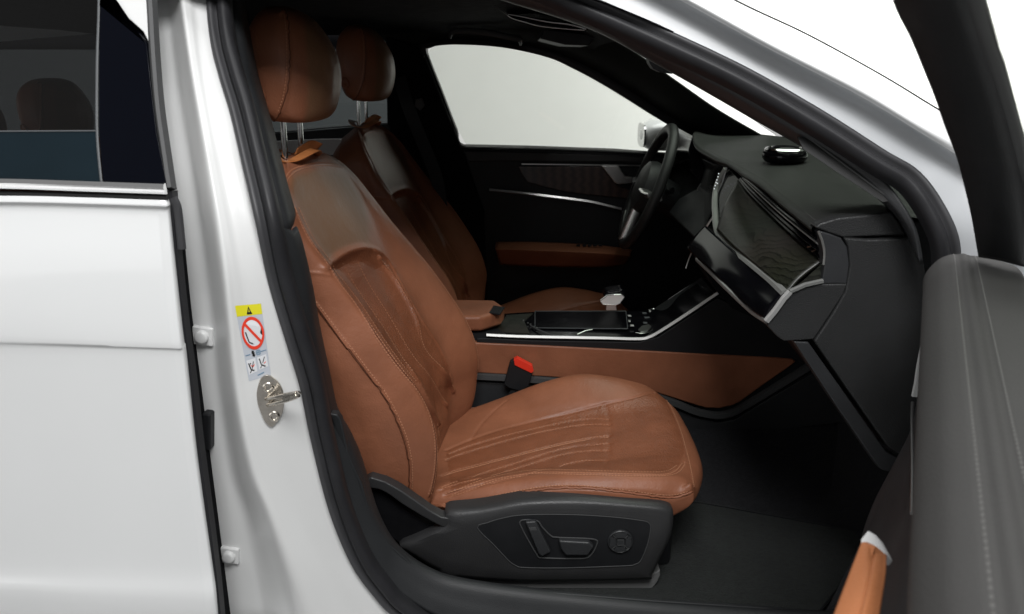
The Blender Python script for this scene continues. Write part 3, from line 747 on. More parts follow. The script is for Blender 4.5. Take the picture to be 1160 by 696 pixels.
G = crU(np.array(sec), 9); G = crU(G.transpose(1, 0, 2), 6).transpose(1, 0, 2)
hb = MB().grid(G, 0)
hb.add(G[0], [list(range(G.shape[1]-1))[::-1]]); hb.add(G[-1], [list(range(G.shape[1]-1))])
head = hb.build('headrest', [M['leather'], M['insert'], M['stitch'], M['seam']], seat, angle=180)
bvh0 = bvh(head)
HS = [(317,16),(322,10),(326,30),(327.5,65),(326,95),(321,122),(312,135),(298,140)]
p_h = onto(bvh0, HS)
HF = [(341,13),(338,30),(341,60),(344,90),(341,125),(330,141)]
sheen_mask(head, [([(336,-20),(341,30),(343,60),(345,90),(343,125),(336,160),(420,160),(420,-20)], .75, 9)])  # headrest front gets the same sheen in its colour
if 0: paint(head, [[(330,5),(338,30),(341,60),(344,90),(341,125),(334,146),(400,150),(400,0)]], 1, test=lambda c: c[0] > -.46)
seam(head, [p_h], .0045, .0035); bvh1 = bvh(head)
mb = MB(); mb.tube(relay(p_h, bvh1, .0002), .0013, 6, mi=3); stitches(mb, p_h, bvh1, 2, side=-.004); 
c = hit(bvh0, 294, 108)
if c is not None:
    l, n, i, d = bvh0.find_nearest(Vector(c)); n = np.array(n); n = n if n[1] < 0 else -n
    mb.lathe(c-n*.002, n, [(.017,0),(.0175,.004),(.0155,.0065),(.0125,.005),(.0115,.003),(.009,.0045),(.001,.0055)], 28, 0)
append_mesh(head, mb)
for y in (YC-.065, YC+.068):
    post = MB().tube(np.array([(-.472, y, .985), (-.470, y, 1.095)]), .0062, 14).build('headrest_post', [M['chrome']], seat)
    
# ---- cushion
xs =  [-.235,-.14,-.04,.08,.20,.30,.365,.405,.430,.440,.436,.415,.35]
zn =  [.300,.318,.340,.362,.370,.368,.364,.356,.338,.308,.276,.254,.243]
zi =  [.285,.292,.300,.312,.326,.342,.352,.350,.336,.305,.272,.244,.226]
zf =  [.285,.296,.325,.368,.390,.384,.372,.360,.338,.305,.272,.244,.226]
wd =  [.225,.245,.262,.275,.282,.282,.280,.276,.272,.268,.264,.256,.235]
cc = []
for x, a, b_, f, w, pull in zip(xs, zn, zi, zf, wd, [0]*10+[.022,.085,.15]):
    def row(lat, z):
        z = max(.243 if x > .25 else .20, min(z, a if a < .33 else 9)); k = abs(lat)/.28; xx = x-(.11*k**2*max(0, min(1, (.318-z)/.075))**1.4 if x > .36 else 0)-(.064*k**3.0 if x > 0 else 0)*min(1, max(0, (x-.1)/.25))
        return (xx, 1.742+lat, z)
    pts = [row(-w*.90, .20), row(-w*.97, min(.235, a)), row(-w, min(.29, a)), row(-w*1.005, .334 if a < .35 and x > .4 else a-.030), row(-w+.007, .352 if a < .35 and x > .4 else a-.012), row(-w+.026, a), row(-w+.060, a-.004), row(-.165, (a*.45+b_*.55)), row(-.12, b_+.001), row(-.05, b_), row(0, b_), row(.05, b_), row(.12, b_+.002),
           row(.165, b_*.5+f*.5), row(w-.065, f-.002), row(w-.03, f-.001), row(w-.008, f-.014), row(w, .33 if f < .35 and x > .4 else f-.035), row(w*.99, min(.29, f)), row(w*.95, .20)]
    cc.append(pts)
cc = np.array(cc)
for i in (9, 10, 11, 12): cc[i, :, 2] = np.minimum(cc[i, :, 2], zn[i])
G = crU(cc, 26); G = crU(G.transpose(1, 0, 2), 20).transpose(1, 0, 2)
cush = MB().grid(G, 0).build('cushion', [M['leather'], M['insert'], M['stitch'], M['seam']], seat, angle=180)
bc0 = bvh(cush)
C1 = [(512,561),(518,559),(545,548),(568,542),(590,538),(612,535.5),(656,536.5),(714,538),(755,538.5),(764,537),(771,532),(775,524)]
C1b = [(x-1, y-3.2) for x, y in C1[:-3]]+[(762,532),(768,527)]
C2 = [(500,574),(506,573),(553,566),(597,557),(644,552.5),(700,557),(744,563),(767,564),(785,557)]
C3 = [(505,510),(533,498),(565,487),(597,479),(644,468.6),(685,458),(720,450),(746,443)]
CF = [(746,443),(757,458),(768,482),(776,510),(783,540),(786,552)]
CE = [(685,458),(690,470),(691,483),(690,507),(688,530)]
CP = [[(510,514),(527,507),(560,497),(597,488),(656,476),(689.5,475.5)], [(506,521),(524,514),(597,493.5),(656,482),(690,481.5)],
      [(500,539),(512,534.6),(568,520),(626.5,505),(667.6,496.5),(690,494)], [(502,552),(518,545),(582,526),(644,507),(690,502.5)],
      [(498,556),(512,550),(582,532),(644,514),(689.5,510.5)], [(505,561),(518,556.5),(597,537),(656,523),(688,522)]]
CB = [(539,472),(556,463),(570,459)]
CB2 = [(533,499),(545,480),(560,465),(575,453)]
poly_ci = C3+[(776,515),(764,532)]+C1b[::-1][2:]
paint(cush, [C3+[(757,458),(768,482),(776,510),(768,530)]+C1b[::-1][2:]], 1, test=lambda c: c[2] > .27)
pc = lambda l: onto(bc0, l)
q1, q1b, q2, q3, qf, qe, qb2 = map(pc, (C1, C1b, C2, C3, CF, CE, CB2)); qp = [pc(l) for l in CP]
seam(cush, [q3], .0045, .0035); seam(cush, [qe], .006, .002); seam(cush, qp, .0040, .0042); seam(cush, [q1, q2, qb2], .0032, .0028)
bc1 = bvh(cush)
mb = MB()
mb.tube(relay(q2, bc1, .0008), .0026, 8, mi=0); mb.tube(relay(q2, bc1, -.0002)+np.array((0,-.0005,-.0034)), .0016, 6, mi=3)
mb.tube(relay(qf, bc1, .0002), .0014, 6, mi=0)
for p, s in ((q1, .0026), (q1, -.0026), (q1b, .0008), (q2, .005), (qf, .003)): stitches(mb, p, bc1, 2, side=s)
for p in qp: stitches(mb, p, bc1, 2, pitch=.007, side=.0026, r=.0008)
for p in (qp[2],): stitches(mb, p, bc1, 2, pitch=.005, side=-.0016, r=.0009, lift=.001)
append_mesh(cush, mb)
# wear creases in the leather
# ---- seat side trim with switches
SD = 1.445
def side(l, D=SD): return [Q(x, y, D) for x, y in l]
main = [(452,617),(470,608),(488,600),(503,592),(503,583),(508,578),(538,575),(560,571.5),(593,565.5),(641,563.5),(680,565),(710,567.5),(740,570),(756,573),(763,580),(761,603),(748,631),(738,651),(729,655.5),(607,657),(560,656),(514,652),(490,642),(468,628)]
tr = MB()
out = np.array(side(main)); inn_ = np.array(side([(480,616),(512,602),(530,596),(560,586),(593,578),(641,577.5),(700,579),(738,585),(745,590),(742,612),(732,634),(722,643),(700,646),(607,648),(575,645),(540,641),(508,634),(490,626)], SD-.014))
# bevelled shield: outer rim ring to raised inner ring
ro = cr(out, 140, True)
def scl(P, k, dy): c = P.mean(0); Q_ = c+(P-c)*k; Q_[:, 1] = P[:, 1]+dy; return Q_
cx = ro.mean(0)
rin = cr(inn_, 140, True); 
# align start
sh = np.argmin(np.linalg.norm(rin-ro[0], axis=1)); rin = np.roll(rin, -sh, 0)
if np.linalg.norm(rin[5]-ro[5]) > np.linalg.norm(rin[-5]-ro[5]): rin = np.roll(rin[::-1], 1, 0)
cols_ = [ro+np.array((0,.035,0)), ro+np.array((0,.006,0)), ro*.92+rin*.08+np.array((0,-.006,0)), ro*.6+rin*.4+np.array((0,-.008,0)), rin]
tr.grid(np.stack(cols_), 0, False, True)
tr.add(rin, [list(range(len(rin)))][::1])
trim = tr.build('side_trim', [M['seatside']], seat, angle=50)
# arm to the backrest hinge
arm = [(412,546),(420,541),(436,546),(454,556),(470,567),(487,579),(500,586),(514,588),(512,596),(502,598),(490,592),(474,583),(456,572),(441,561),(430,555),(416,553)]
MB().prism(side(arm, SD-.010), (0,.03,0)).build('hinge_arm', [M['seatside']], seat, bevel=.0035, seg=3)
cav = [(414,552),(434,560),(462,580),(482,593),(505,596),(480,606),(458,618),(440,606),(425,585)]
MB().prism(side(cav, SD+.012), (0,.06,0)).build('hinge_cavity', [M['liner']], seat)
# raised inner plate outline
plate = [(541,598),(553,592),(570,587),(593,583.5),(641,583),(690,585.5),(728,590),(735,593),(737,597),(734,615),(726,635),(719,639.5),(710,641),(640,643.5),(593,643),(583,640),(576,635),(560,618)]
pp = cr(side(plate, SD-.0150), 120, True)
MB().prism(pp, (0,.010,0)).build('switch_plate', [M['blk']], seat, bevel=.0012)
MB().tube(pp+np.array((0,-.0003,0)), .0011, 6, closed=True).build('plate_rim', [M['grey']], seat)
rec = [(590,590),(608,590),(614,597),(624,607),(632,609),(672,611),(676,617),(667,631),(650,633),(614,632),(608,628),(592,600)]
MB().tube(cr(side(rec, SD-.0162), 90, True), .0016, 6, closed=True).build('switch_recess', [M['grey']], seat)
s1 = [(595,592),(607,591),(624,626),(614,631),(610,628)]
MB().prism(side(s1, SD-.027), (0,.012,0)).build('recline_switch', [M['blk2']], seat, bevel=.003, seg=3)
MB().prism(side([(599,598),(607,597.6),(608.5,601),(600.5,601.5)], SD-.0276), (0,.002,0)).build('switch_glint', [M['grey']], seat, bevel=.0005)
s2 = [(633,613),(668,615),(673,620),(666,630),(641,630),(635,622)]
MB().prism(side(s2, SD-.029), (0,.014,0)).build('cushion_switch', [M['blk2']], seat, bevel=.004, seg=3)
c = Q(702.5, 612.7, SD-.016); r = .0262
rb = MB(); rb.lathe(c, (0,-1,0), [(r,-.001),(r,.004),(r-.0015,.0055),(r-.0035,.004),(r-.004,.002),(.001,.002)], 40)
sq = .0085
for k in range(4):
    a = k*math.pi/2+math.pi/4
    p = [c+np.array((math.cos(a)*rr, -.0045, math.sin(a)*rr)) for rr in (.0125, .0215)]
    rb.tube(np.array(p), .0012, 6, mi=1)
for k in range(4):
    a = k*math.pi/2; ux = np.array((math.cos(a), 0, math.sin(a))); vx = np.array((-math.sin(a), 0, math.cos(a)))
    P = [c+ux*(.0105)+vx*(-.0085), c+ux*.0105+vx*.0085, c+ux*.0205+vx*.0135, c+ux*.0225, c+ux*.0205-vx*.0135]
    rb.prism([q+np.array((0,-.0062,0)) for q in P], (0,.004,0), 0)
rb.box(c+np.array((0,-.004,0)), (.013,.006,.013), None, 0)
rb.tube(np.array([c+np.array((dx,-.0072,dz)) for dx, dz in ((-.0062,-.0062),(.0062,-.0062),(.0062,.0062),(-.0062,.0062))]), .0008, 6, closed=True, mi=1)
rb.build('lumbar_switch', [M['blk2'], M['grey']], seat, angle=30)
# rail cover beneath
rc = [(500,650),(540,658),(610,658),(700,656),(735,652),(748,646),(747,655),(741,665),(733,671),(725,673),(640,670),(560,665),(510,658)]
MB().prism(cr(side(rc, SD+.012), 70, True), (0,.05,0)).build('rail_cover', [M['rail']], seat, bevel=.003)
MB().box((.10, YC, .155), (.52,.40,.11)).build('seat_base', [M['blk']], seat, bevel=.02)
# buckle between seat and console
bk = MB().prism([Q(x, y, 2.035) for x, y in ((571,436),(578,410),(584,407),(604,417),(603,424),(599,438),(590,444),(576,440))], (0,.018,0)).build('belt_buckle', [M['blk']], seat, bevel=.003)
MB().prism([Q(x, y, 2.031) for x, y in ((582,408),(586,406),(603,415),(604.5,421),(602,423),(583,414))], (0,.020,0)).build('release_button', [M['red']], bk, bevel=.001)
MB().tube(np.array([Q(585,440,2.045), Q(566,470,2.05)]), (.011,.005), 10).build('buckle_stalk', [M['blk']], seat)
# ---- the driver's seat: the same seat copied across
def kids(o): return [c for c in COL.objects if c.parent == o]
def copy_tree(o, parent):
    c = o.copy(); COL.objects.link(c); c.parent = parent
    for ch in kids(o): copy_tree(ch, c)
    return c
seat['group'] = 'front seats'
seat2 = copy_tree(seat, car); seat2.location.y += .86; seat2.location.x -= .005
for c_ in list(kids(seat2)):
    if c_.name.startswith(('belt_buckle', 'buckle_stalk')):
        for g_ in kids(c_): bpy.data.objects.remove(g_)
        bpy.data.objects.remove(c_)
seat2['label'] = 'far seat behind the centre console, in front of the steering wheel'
# ================================================================== rear bench, glimpsed through the tinted glass
rs = empty('rear_seat', (-1.5, 2.16, .3), car)
def cushionbox(c, size, name, m, parent, bev): 
    o = MB().box(c, size).build(name, [m], parent, bevel=bev, seg=5); return o
cushionbox((-1.47, 2.16, .64), (.20, 1.36, .62), 'backrest', M['leather'], rs, .06)
cushionbox((-1.15, 2.16, .30), (.56, 1.40, .18), 'cushion', M['leather'], rs, .06)
for y in (1.66, 2.13, 2.60):
    c_ = head.copy(); COL.objects.link(c_); c_.parent = rs; c_.location = Vector((-1.45, y, 1.055))-world_loc(rs); c_.scale = (1, 1, .86)
# ================================================================== dashboard
DD = 1.34
dash = empty('dashboard', (.6, 2.1, .7), car)
re_ = [(921,257,1.36),(905,244,1.43),(885,228,1.55),(864,210,1.69),(843,197,1.83),(828,186,1.96),(810,179,2.1),(789,166,2.35),(785,153,2.55),(782,158,2.95)]
fe_ = [(1015,243,1.36),(985,219,1.52),(950,192,1.80),(912,164,2.22),(880,155,2.55),(860,152,2.68),(840,151,2.75),(815,150,2.82),(797,150,2.90),(790,156,2.97)]
R_ = [Q(*a) for a in re_]; F_ = [Q(*a) for a in fe_]
F2 = [p+np.array((.10,0,-.02)) for p in F_]
M1 = [a*.35+b_*.65+np.array((0,0,.006)) for a, b_ in zip(R_, F_)]; M0 = [a*.7+b_*.3+np.array((0,0,.008)) for a, b_ in zip(R_, F_)]; Mz = [a*.93+b_*.07+np.array((0,0,.004)) for a, b_ in zip(R_, F_)]
R1 = [a+np.array((-.002,0,-.007)) for a in R_]; R2 = [a+np.array((.010,0,-.016)) for a in R_]; R3 = [a+np.array((.05,0,-.03)) for a in R_]
dt = MB().grid(loft([F2, F_, M1, M0, Mz, R_, R1, R2, R3], 110, 5)).build('dash_top', [M['dash'], M['padstitch']], dash, angle=60)
bvd = bvh(dt)
p = onto(bvd, [(790,163),(812,176),(840,190),(866,205),(886,220),(906,236),(926,252)]); mbs = MB(); stitches(mbs, p, bvd, 1, pitch=.007, r=.0006, ln=.005); append_mesh(dt, mbs)
# dash body: closed sides keep the footwell dark
sect = [(.545,.925),(.560,.90),(.545,.835),(.485,.80),(.455,.757),(.52,.715),(.60,.62),(.70,.50),(.95,.45),(1.12,.50),(1.12,.93),(.80,.945)]
def sec_at(y, dx=0, dz=0): return [(x+dx, y, z+dz) for x, z in sect]
MB().prism(sec_at(1.365, .012, -.004), (0, .46, 0)).build('glovebox_body', [M['blk']], dash, bevel=.006)
MB().prism(sec_at(1.825, .03, -.01), (0, .62, 0)).build('centre_stack_body', [M['blk']], dash, bevel=.006)
MB().prism([(x+.06, 2.445, z) for x, z in sect if z > .6][:6]+[(.72,2.445,.58),(1.12,2.445,.55),(1.12,2.445,.93),(.82,2.445,.94)], (0, .50, 0)).build('driver_side_body', [M['liner']], dash, bevel=.006)
def dp(l, D): return [Q(a[0], a[1], a[2] if len(a) > 2 else D) for a in l]
# end panels facing the door
ep = [(957,270),(985,272),(1041,270),(1047,300),(1052,330),(1052,365),(1046,420),(1038,480),(1033,514),(1020,515),(1006,507),(962,444),(922.5,387),(944,355),(958,330),(963,300),(961,280)]
MB().prism(dp(ep, DD-.006), (0,.02,0)).build('end_panel', [M['dleather']], dash, bevel=.0035, seg=3)
MB().prism(dp([(899,387),(916,388),(960,450),(1004,512),(1018,520),(1034,519),(1034,538),(1002,534),(995,530),(945,457)], DD-.002), (0,.03,0)).build('lower_strip', [M['blk2']], dash, bevel=.003)
MB().prism(dp([(960,322),(956,333),(940,358),(922,385),(888,387),(880,381),(868.6,369),(894.5,334),(912,325),(931,322)], DD-.003), (0,.03,0)).build('corner_panel', [M['dleather']], dash, bevel=.003)
MB().prism(dp([(929,262),(940,265),(953,270),(960,280),(963,298),(961,322),(931,322),(934,300),(932,280)], DD-.001), (0,.03,0)).build('vent_end_cap', [M['blk2']], dash, bevel=.003)
MB().prism(dp([(923,258),(930,253),(950,247),(980,244),(1011,241),(1020,254),(1027,267),(990,268),(955,269.5),(938,264)], DD+.001), (0,.03,0)).build('top_end_cap', [M['dleather']], dash, bevel=.004)
# decor panel between the vents and the silver frame
dec_top = dp([(932,298,1.36),(905,275,1.47),(880,252,1.60),(850,222,1.78),(838,205,1.88)], 0)
dec_bot = dp([(893,333,1.345),(872,314,1.43),(850,296,1.53),(830,279,1.66),(814,262,1.80)], 0)
dec_end = dp([(931,318,1.345)], 0)
Gd = loft([dec_top, [a*.5+b_*.5+np.array((-.006,0,0)) for a, b_ in zip(dec_top, dec_bot)], dec_bot], 40, 8)
MB().grid(Gd).build('decor_panel', [M['decor']], dash, angle=180, solid=.006)
MB().add([Q(932,298,1.352), Q(931,319,1.347), Q(893,333,1.345)], [(0,1,2)]).build('decor_corner', [M['decor']], dash)
MB().prism(dp([(838,205,1.90),(826,192,1.98),(817,200,2.0),(812,225,1.97),(814,262,1.82)], 0)+[], (.02,0,-.01)).build('decor_inner_end', [M['gloss']], dash)
# silver frame: from the screen down, along the decor's foot, and round the corner
fr1 = dp([(822,192,1.98),(814,207,1.99),(811,222,1.97),(811,240,1.90),(814,262,1.81),(828,279,1.68),(850,297,1.53),(872,315,1.43),(890,332,1.345)], 0)
MB().sweep(cr(fr1, 80), [(-.006,0),(-.005,.004),(.003,.006),(.009,.003),(.008,-.004)], up=(-.6,-.3,.7)).build('silver_frame', [M['frame']], dash, angle=30)
MB().sweep(lin(dp([(932,318.5,1.337),(912,323,1.336),(895,330.5,1.335)], 0), 20), [(-.0030,0),(-.0025,.004),(.0025,.005),(.004,.001),(.003,-.005)], up=(0,-1,0)).build('silver_frame_end', [M['frame']], dash, angle=30)
fr2 = dp([(895,330.5,1.335),(888,338,1.335),(878,352,1.335),(868,364,1.336)], 0)
MB().sweep(lin(fr2, 40), [(-.0045,0),(-.0035,.005),(.0035,.006),(.006,.001),(.004,-.005)], up=(0,-1,0)).build('silver_corner', [M['line']], dash, angle=30)
fr3 = dp([(868,364,1.338),(850,352,1.42),(822,326,1.55),(806,310,1.66),(789,294,1.80)], 0)
MB().tube(cr(fr3, 50), (.0050,.0035), 8).build('silver_lower_strip', [M['frame']], dash)
# gloss black fascia under the frame, with its thin strip and a small badge
g0 = dp([(890,334,1.342),(872,317,1.43),(850,299,1.53),(828,281,1.66),(806,262,1.84),(800,256,1.90)], 0); g1 = dp([(868,363,1.342),(850,350,1.42),(824,325,1.55),(806,307,1.66),(788,291,1.82),(780,282,1.90)], 0)
MB().grid(loft([g0, [a*.5+b_*.5+np.array((-.004,0,.0)) for a, b_ in zip(g0, g1)], g1], 40, 6)).build('gloss_fascia', [M['gloss']], dash, solid=.004, angle=180)
MB().tube(cr([q+np.array((-.006,0,0)) for q in dp([(874,345,1.38),(852,324,1.47),(832,306,1.57),(812,286,1.72)], 0)], 30), .0013, 6).build('fascia_strip', [M['bright']], dash)
MB().prism([q+np.array((-.008,0,0)) for q in dp([(800,283,1.80),(803,281,1.80),(809,288,1.76),(806,292,1.76)], 0)], (.004,0,0)).build('fascia_badge', [M['bright']], dash)
# vent band under the dash top: blades, strip and end
v0 = dp([(925,262,1.36),(905,247,1.44),(885,232,1.56),(864,214,1.69),(845,200,1.83)], 0); v1 = [a for a in dec_top]
MB().grid(loft([[q+np.array((.012,0,0)) for q in v0], [a*.5+b_*.5+np.array((.03,0,0)) for a, b_ in zip(v0, v1)], [q+np.array((.006,0,0)) for q in v1]], 40, 6)).build('vent_cavity', [M['liner']], dash)
for k, (f, m, r) in enumerate(((.20,'gloss',.0035),(.40,'line',.0016),(.58,'gloss',.0045),(.80,'gloss',.0040),(.97,'grey',.0018))):
    P = [a*(1-f)+b_*f+np.array((-.001,0,0)) for a, b_ in zip(v0, v1)]
    MB().tube(cr(P, 40), (r, r*1.3), 8).build('vent_strip', [M[m]], dash)
for k, s in enumerate((.02,.07,.12,.80,.86,.92)):
    i = s*4; j = min(3, int(i)); u = i-j
    a = v0[j]*(1-u)+v0[j+1]*u; b_ = v1[j]*(1-u)+v1[j+1]*u
    MB().tube(np.array([a, a*.5+b_*.5+np.array((.004,0,0)), b_]), .0017, 6).build('vent_vane', [M['blk2']], dash)
MB().sweep(cr(dp([(927,262,1.338),(932,275,1.338),(934,288,1.338),(933,300,1.338)], 0), 20), [(-.002,0),(0,.003),(.002,0)], up=(0,-1,0)).build('vent_chrome_end', [M['frame']], dash)
MB().tube(np.array([Q(915,280,1.40), Q(921,279,1.385), Q(925,283,1.37), Q(920,285,1.385)]), .0016, 6).build('vent_thumb_lever', [M['satin']], dash)
# under-dash kick of glovebox toward the console
MB().prism(dp([(790,292),(812,330),(830,350),(868,366),(900,388),(1000,530),(1000,420),(930,330),(880,300)], 1.90), (0,.10,0)).build('knee_panel', [M['liner']], dash)
# centre screens and instrument cluster
scr = MB().prism([Q(824,189,2.00),Q(812,222,1.98),Q(801,252,1.95),Q(790,262,2.38),Q(797,215,2.42),Q(806,180,2.40)], (.03,0,-.01)).build('centre_screen', [M['gloss']], dash, bevel=.003)
MB().tube(np.array([Q(823,190,1.985),Q(818,207,1.983),Q(811,222,1.975)]), .0035, 8).build('screen_edge', [M['satin']], dash)
MB().tube(np.array([Q(811,241,1.93),Q(797,262,1.95),Q(787,279,1.97)]), .0030, 8).build('lower_screen_edge', [M['satin']], dash)
MB().tube(np.array([Q(786,281,1.97),Q(781,292,1.98),Q(777,304,1.98)]), .0018, 8).build('stack_edge', [M['satin']], dash)
ic = MB()
for (x, y) in ((816,197),(815.2,200.5),(814,204),(813,207),(814.5,208),(812,210.5),(811,214)): 
    q = Q(x, y, 1.97); ic.box(q+np.array((-.004,0,0)), (.002,.004,.0028))
ic.build('screen_icons', [M['screen']], dash)
MB().prism([Q(785,153,2.52),Q(780,170,2.50),Q(783,195,2.48),Q(792,205,2.45),Q(806,182,2.42),Q(796,158,2.48)], (.02,.40,0)).build('instrument_cluster', [M['gloss']], dash, bevel=.004)
MB().tube(cr([Q(794,208,2.42),Q(790,216,2.42),Q(794,226,2.42),Q(801,230,2.42)], 20), .002, 6).build('cluster_ring', [M['satin']], dash)
# ================================================================== steering wheel
wc_ = Q(733, 212, 2.60); top = Q(762, 146, 2.60); bot = Q(706, 278, 2.60)
ax_up = (top-bot); Rw = np.linalg.norm(ax_up)/2*.97; ax_up /= np.linalg.norm(ax_up)
ax_side = np.array((.03, .995, 0)); ax_side -= np.dot(ax_side, ax_up)*ax_up; ax_side /= np.linalg.norm(ax_side)
axn = np.cross(ax_up, ax_side); axn = axn if axn[0] < 0 else -axn
wheel = empty('steering_wheel', wc_, car)
a = np.linspace(0, 2*math.pi, 97)[:-1]
rim = wc_+Rw*(np.cos(a)[:, None]*ax_up+np.sin(a)[:, None]*ax_side)
MB().tube(rim, (.0190,.0165), 16, closed=True, up=axn).build('rim', [M['dleather']], wheel, angle=180)
a = np.linspace(-.9, 1.0, 30)+math.pi   # near lower arc inlay
rm = wc_+(Rw-.013)*(np.cos(a)[:, None]*ax_up+np.sin(a)[:, None]*ax_side)+axn*.010
MB().tube(rm, .0035, 8).build('rim_inlay', [M['satin']], wheel)
a = np.linspace(-math.pi*.62, -.25, 40)
rm = wc_+(Rw-.014)*(np.cos(a)[:, None]*ax_up+np.sin(a)[:, None]*ax_side)+axn*.006
MB().tube(rm, .0022, 8).build('rim_inner_trim', [M['satin']], wheel)
MB().lathe(wc_, axn, [(.085,-.02),(.088,.0),(.080,.022),(.06,.032),(.0,.036)], 36, ref=tuple(ax_up)).build('hub', [M['dleather']], wheel)
for s in (-1, 1): MB().tube(np.array([wc_+ax_side*s*.07-ax_up*.01+axn*.01, wc_+ax_side*s*.13-ax_up*.012+axn*.006, wc_+ax_side*s*(Rw-.01)-ax_up*.005]), (.010,.026), 12, up=axn).build('spoke', [M['satin'] if s < 0 else M['blk']], wheel)
MB().tube(np.array([wc_-ax_up*.07, wc_-ax_up*(Rw-.005)]), (.010,.022), 12, up=axn).build('spoke', [M['satin']], wheel)
MB().tube(np.array([wc_-axn*.01, wc_-axn*.22-np.array((0,0,.03))]), (.055,.065), 20).build('column', [M['blk']], wheel)
MB().tube(cr([wc_-axn*.05, wc_-axn*.055-ax_side*.09+ax_up*.02, wc_-axn*.05-ax_side*.15+ax_up*.03], 20), (.010,.007), 10).build('wiper_stalk', [M['gloss']], wheel)
MB().tube(cr([wc_-axn*.03-ax_side*.06+ax_up*.06, wc_-axn*.028-ax_side*.12+ax_up*.05, wc_-axn*.03-ax_side*.13-ax_up*.01], 20), (.006,.003), 10).build('shift_paddle', [M['satin']], wheel)
# ================================================================== centre console
CD = 2.065
con = empty('centre_console', (.3, 2.16, .1), car)
def cp(l, D=CD): return [Q(a[0], a[1], a[2] if len(a) > 2 else D) for a in l]
MB().prism(cp([(470,378),(553,378),(600,383),(725,385),(745,379),(812,335),(850,340),(930,400),(960,560),(900,487),(840,492),(780,490),(640,480),(500,470)], CD+.016), (0,.19,0)).build('console_body', [M['blk']], con)
MB().prism(cp([(540,384),(553,383.5),(600,386),(724,388),(746,382),(813,338),(845,352),(868,366),(905,388),(930,410),(898,408),(700,398),(540,389)], CD+.004), (0,.02,0)).build('upper_side_panel', [M['blk']], con, bevel=.002)
br = cp([(480,386),(540,388.5),(620,392),(700,396),(800,401.5),(880,405.5),(898,407),(902,410),(896,415),(860,440),(838,456),(828,460.5),(815,463),(800,462.5),(790,460),(765,452),(730,441),(690,433),(623,427.5),(541,423),(480,421)], CD)
MB().prism(br, (0,.03,0)).build('tan_side_panel', [M['leather']], con, bevel=.005, seg=3)
st_ = cr(cp([(480,426),(541,427),(623,432),(690,438),(730,446),(766,458),(785,466),(803,470.5),(815,471.5),(828,469),(842,462),(875,442),(912,419),(935,404)], CD-.002), 90)
MB().sweep(st_, [(-.010,0),(-.008,.006),(.006,.007),(.010,.002),(.010,-.01),(-.010,-.01)], up=(0,-1,0)).build('lower_strip', [M['grey']], con, angle=50)
MB().prism(cp([(480,430),(600,436),(700,445),(766,464),(790,474),(815,479),(832,476),(870,453),(940,412),(1000,520),(960,478),(920,482),(880,487),(838,490.5),(810,490),(783,488),(700,482),(480,470)], CD+.008), (0,.02,0)).build('lower_side_panel', [M['blk2']], con, bevel=.002)
# chrome line and the gloss top
cl = cp([(551,379.5),(570,380.5),(600,381.5),(680,383),(722,384),(735,382),(750,374),(780,354.5),(813,332)], CD+.002)
MB().sweep(cr(cl, 90), [(-.0042,0),(-.0032,.003),(.0032,.0040),(.0046,0),(.003,-.005),(-.003,-.004)], up=(0,-1,.3)).build('chrome_line', [M['line']], con, angle=30)
cl2 = cp([(735,351),(742,350),(750,345),(761,337),(787,320)], 2.27)
MB().tube(cr(cl2, 40), .0022, 8).build('chrome_line_far', [M['chrome']], con)
A_ = cp([(552,380),(600,382),(680,383.5),(722,384.5),(735,382.5),(750,375),(780,355),(813,333)], CD+.008); B_ = cp([(572,355),(605,353),(670,352),(728,352),(738,350.5),(750,344),(766,333),(787,319)], 2.27)
Gc = loft([A_, B_], 60, 12, smooth=False); Gc[..., 2] -= .0015
MB().grid(Gc).build('gloss_top', [M['gloss']], con, angle=60)
# textured tray, storage lid with frame, buttons, levers
def top(x, y, up=.001):                   # a point on the flat part of the console top
    k_ = (B_[1][2]-A_[1][2])/(B_[1][1]-A_[1][1]); return QP(x, y, (0, A_[1][1], A_[1][2]+up), (0, -k_, 1))
MB().prism([top(*q) for q in ((556,376),(600,378),(594,364),(604,355),(574,357),(566,368))], (0,0,-.003)).build('textured_tray', [M['decor']], con)
lid = [top(*q, .002) for q in ((606,372),(711,373),(709,353),(606,353))]
MB().prism(lid, (0,0,-.004)).build('storage_lid', [M['gloss']], con, bevel=.001)
for a, b_ in ((0,1),(1,2),(2,3),(3,0)): MB().tube(np.array([lid[a], lid[b_]])+np.array((0,0,.001)), .0011, 6).build('lid_rim', [M['dimline']], con)
MB().tube(np.array([top(654,379,.004), top(663,375,.006), top(671,373.5,.006)]), .0016, 6).build('lid_lever', [M['satin']], con)
MB().tube(np.array([top(601,369,.004), top(610,374,.005), top(622,379,.004), top(634,381,.003)]), .003, 6).build('lid_hinge', [M['grey']], con)
for (x, y) in ((593,363),(598,366),(601,367.5),(605,370),(608,371.5)): MB().box(top(x, y, .004), (.004,.004,.002)).build('tray_light', [M['satin']], con)
for (x, y, w, h) in ((713,358,.010,.006),(713,364,.006,.005),(716,369,.010,.007),(730,355,.012,.005),(733,360,.016,.004),(731,366,.012,.004),(737,353,.010,.003),(750,354,.004,.004),(750,359,.004,.004),(749,364,.004,.004),(748,369,.004,.004)):
    MB().box(top(x, y, .003), (w,.012,.003)).build('console_button', [M['line'] if w < .011 else M['dimline']], con, bevel=.0008)
MB().prism([top(*q, .006) for q in ((723,373),(727,369),(735,367),(738,370),(734,375),(726,376))], (0,0,-.005)).build('start_button', [M['satin']], con, bevel=.0015)
MB().tube(cr([top(720,377,.004), top(727,378,.004), top(735,376.5,.004), top(741,372,.004)], 12), .0012, 6).build('button_trim', [M['satin']], con)
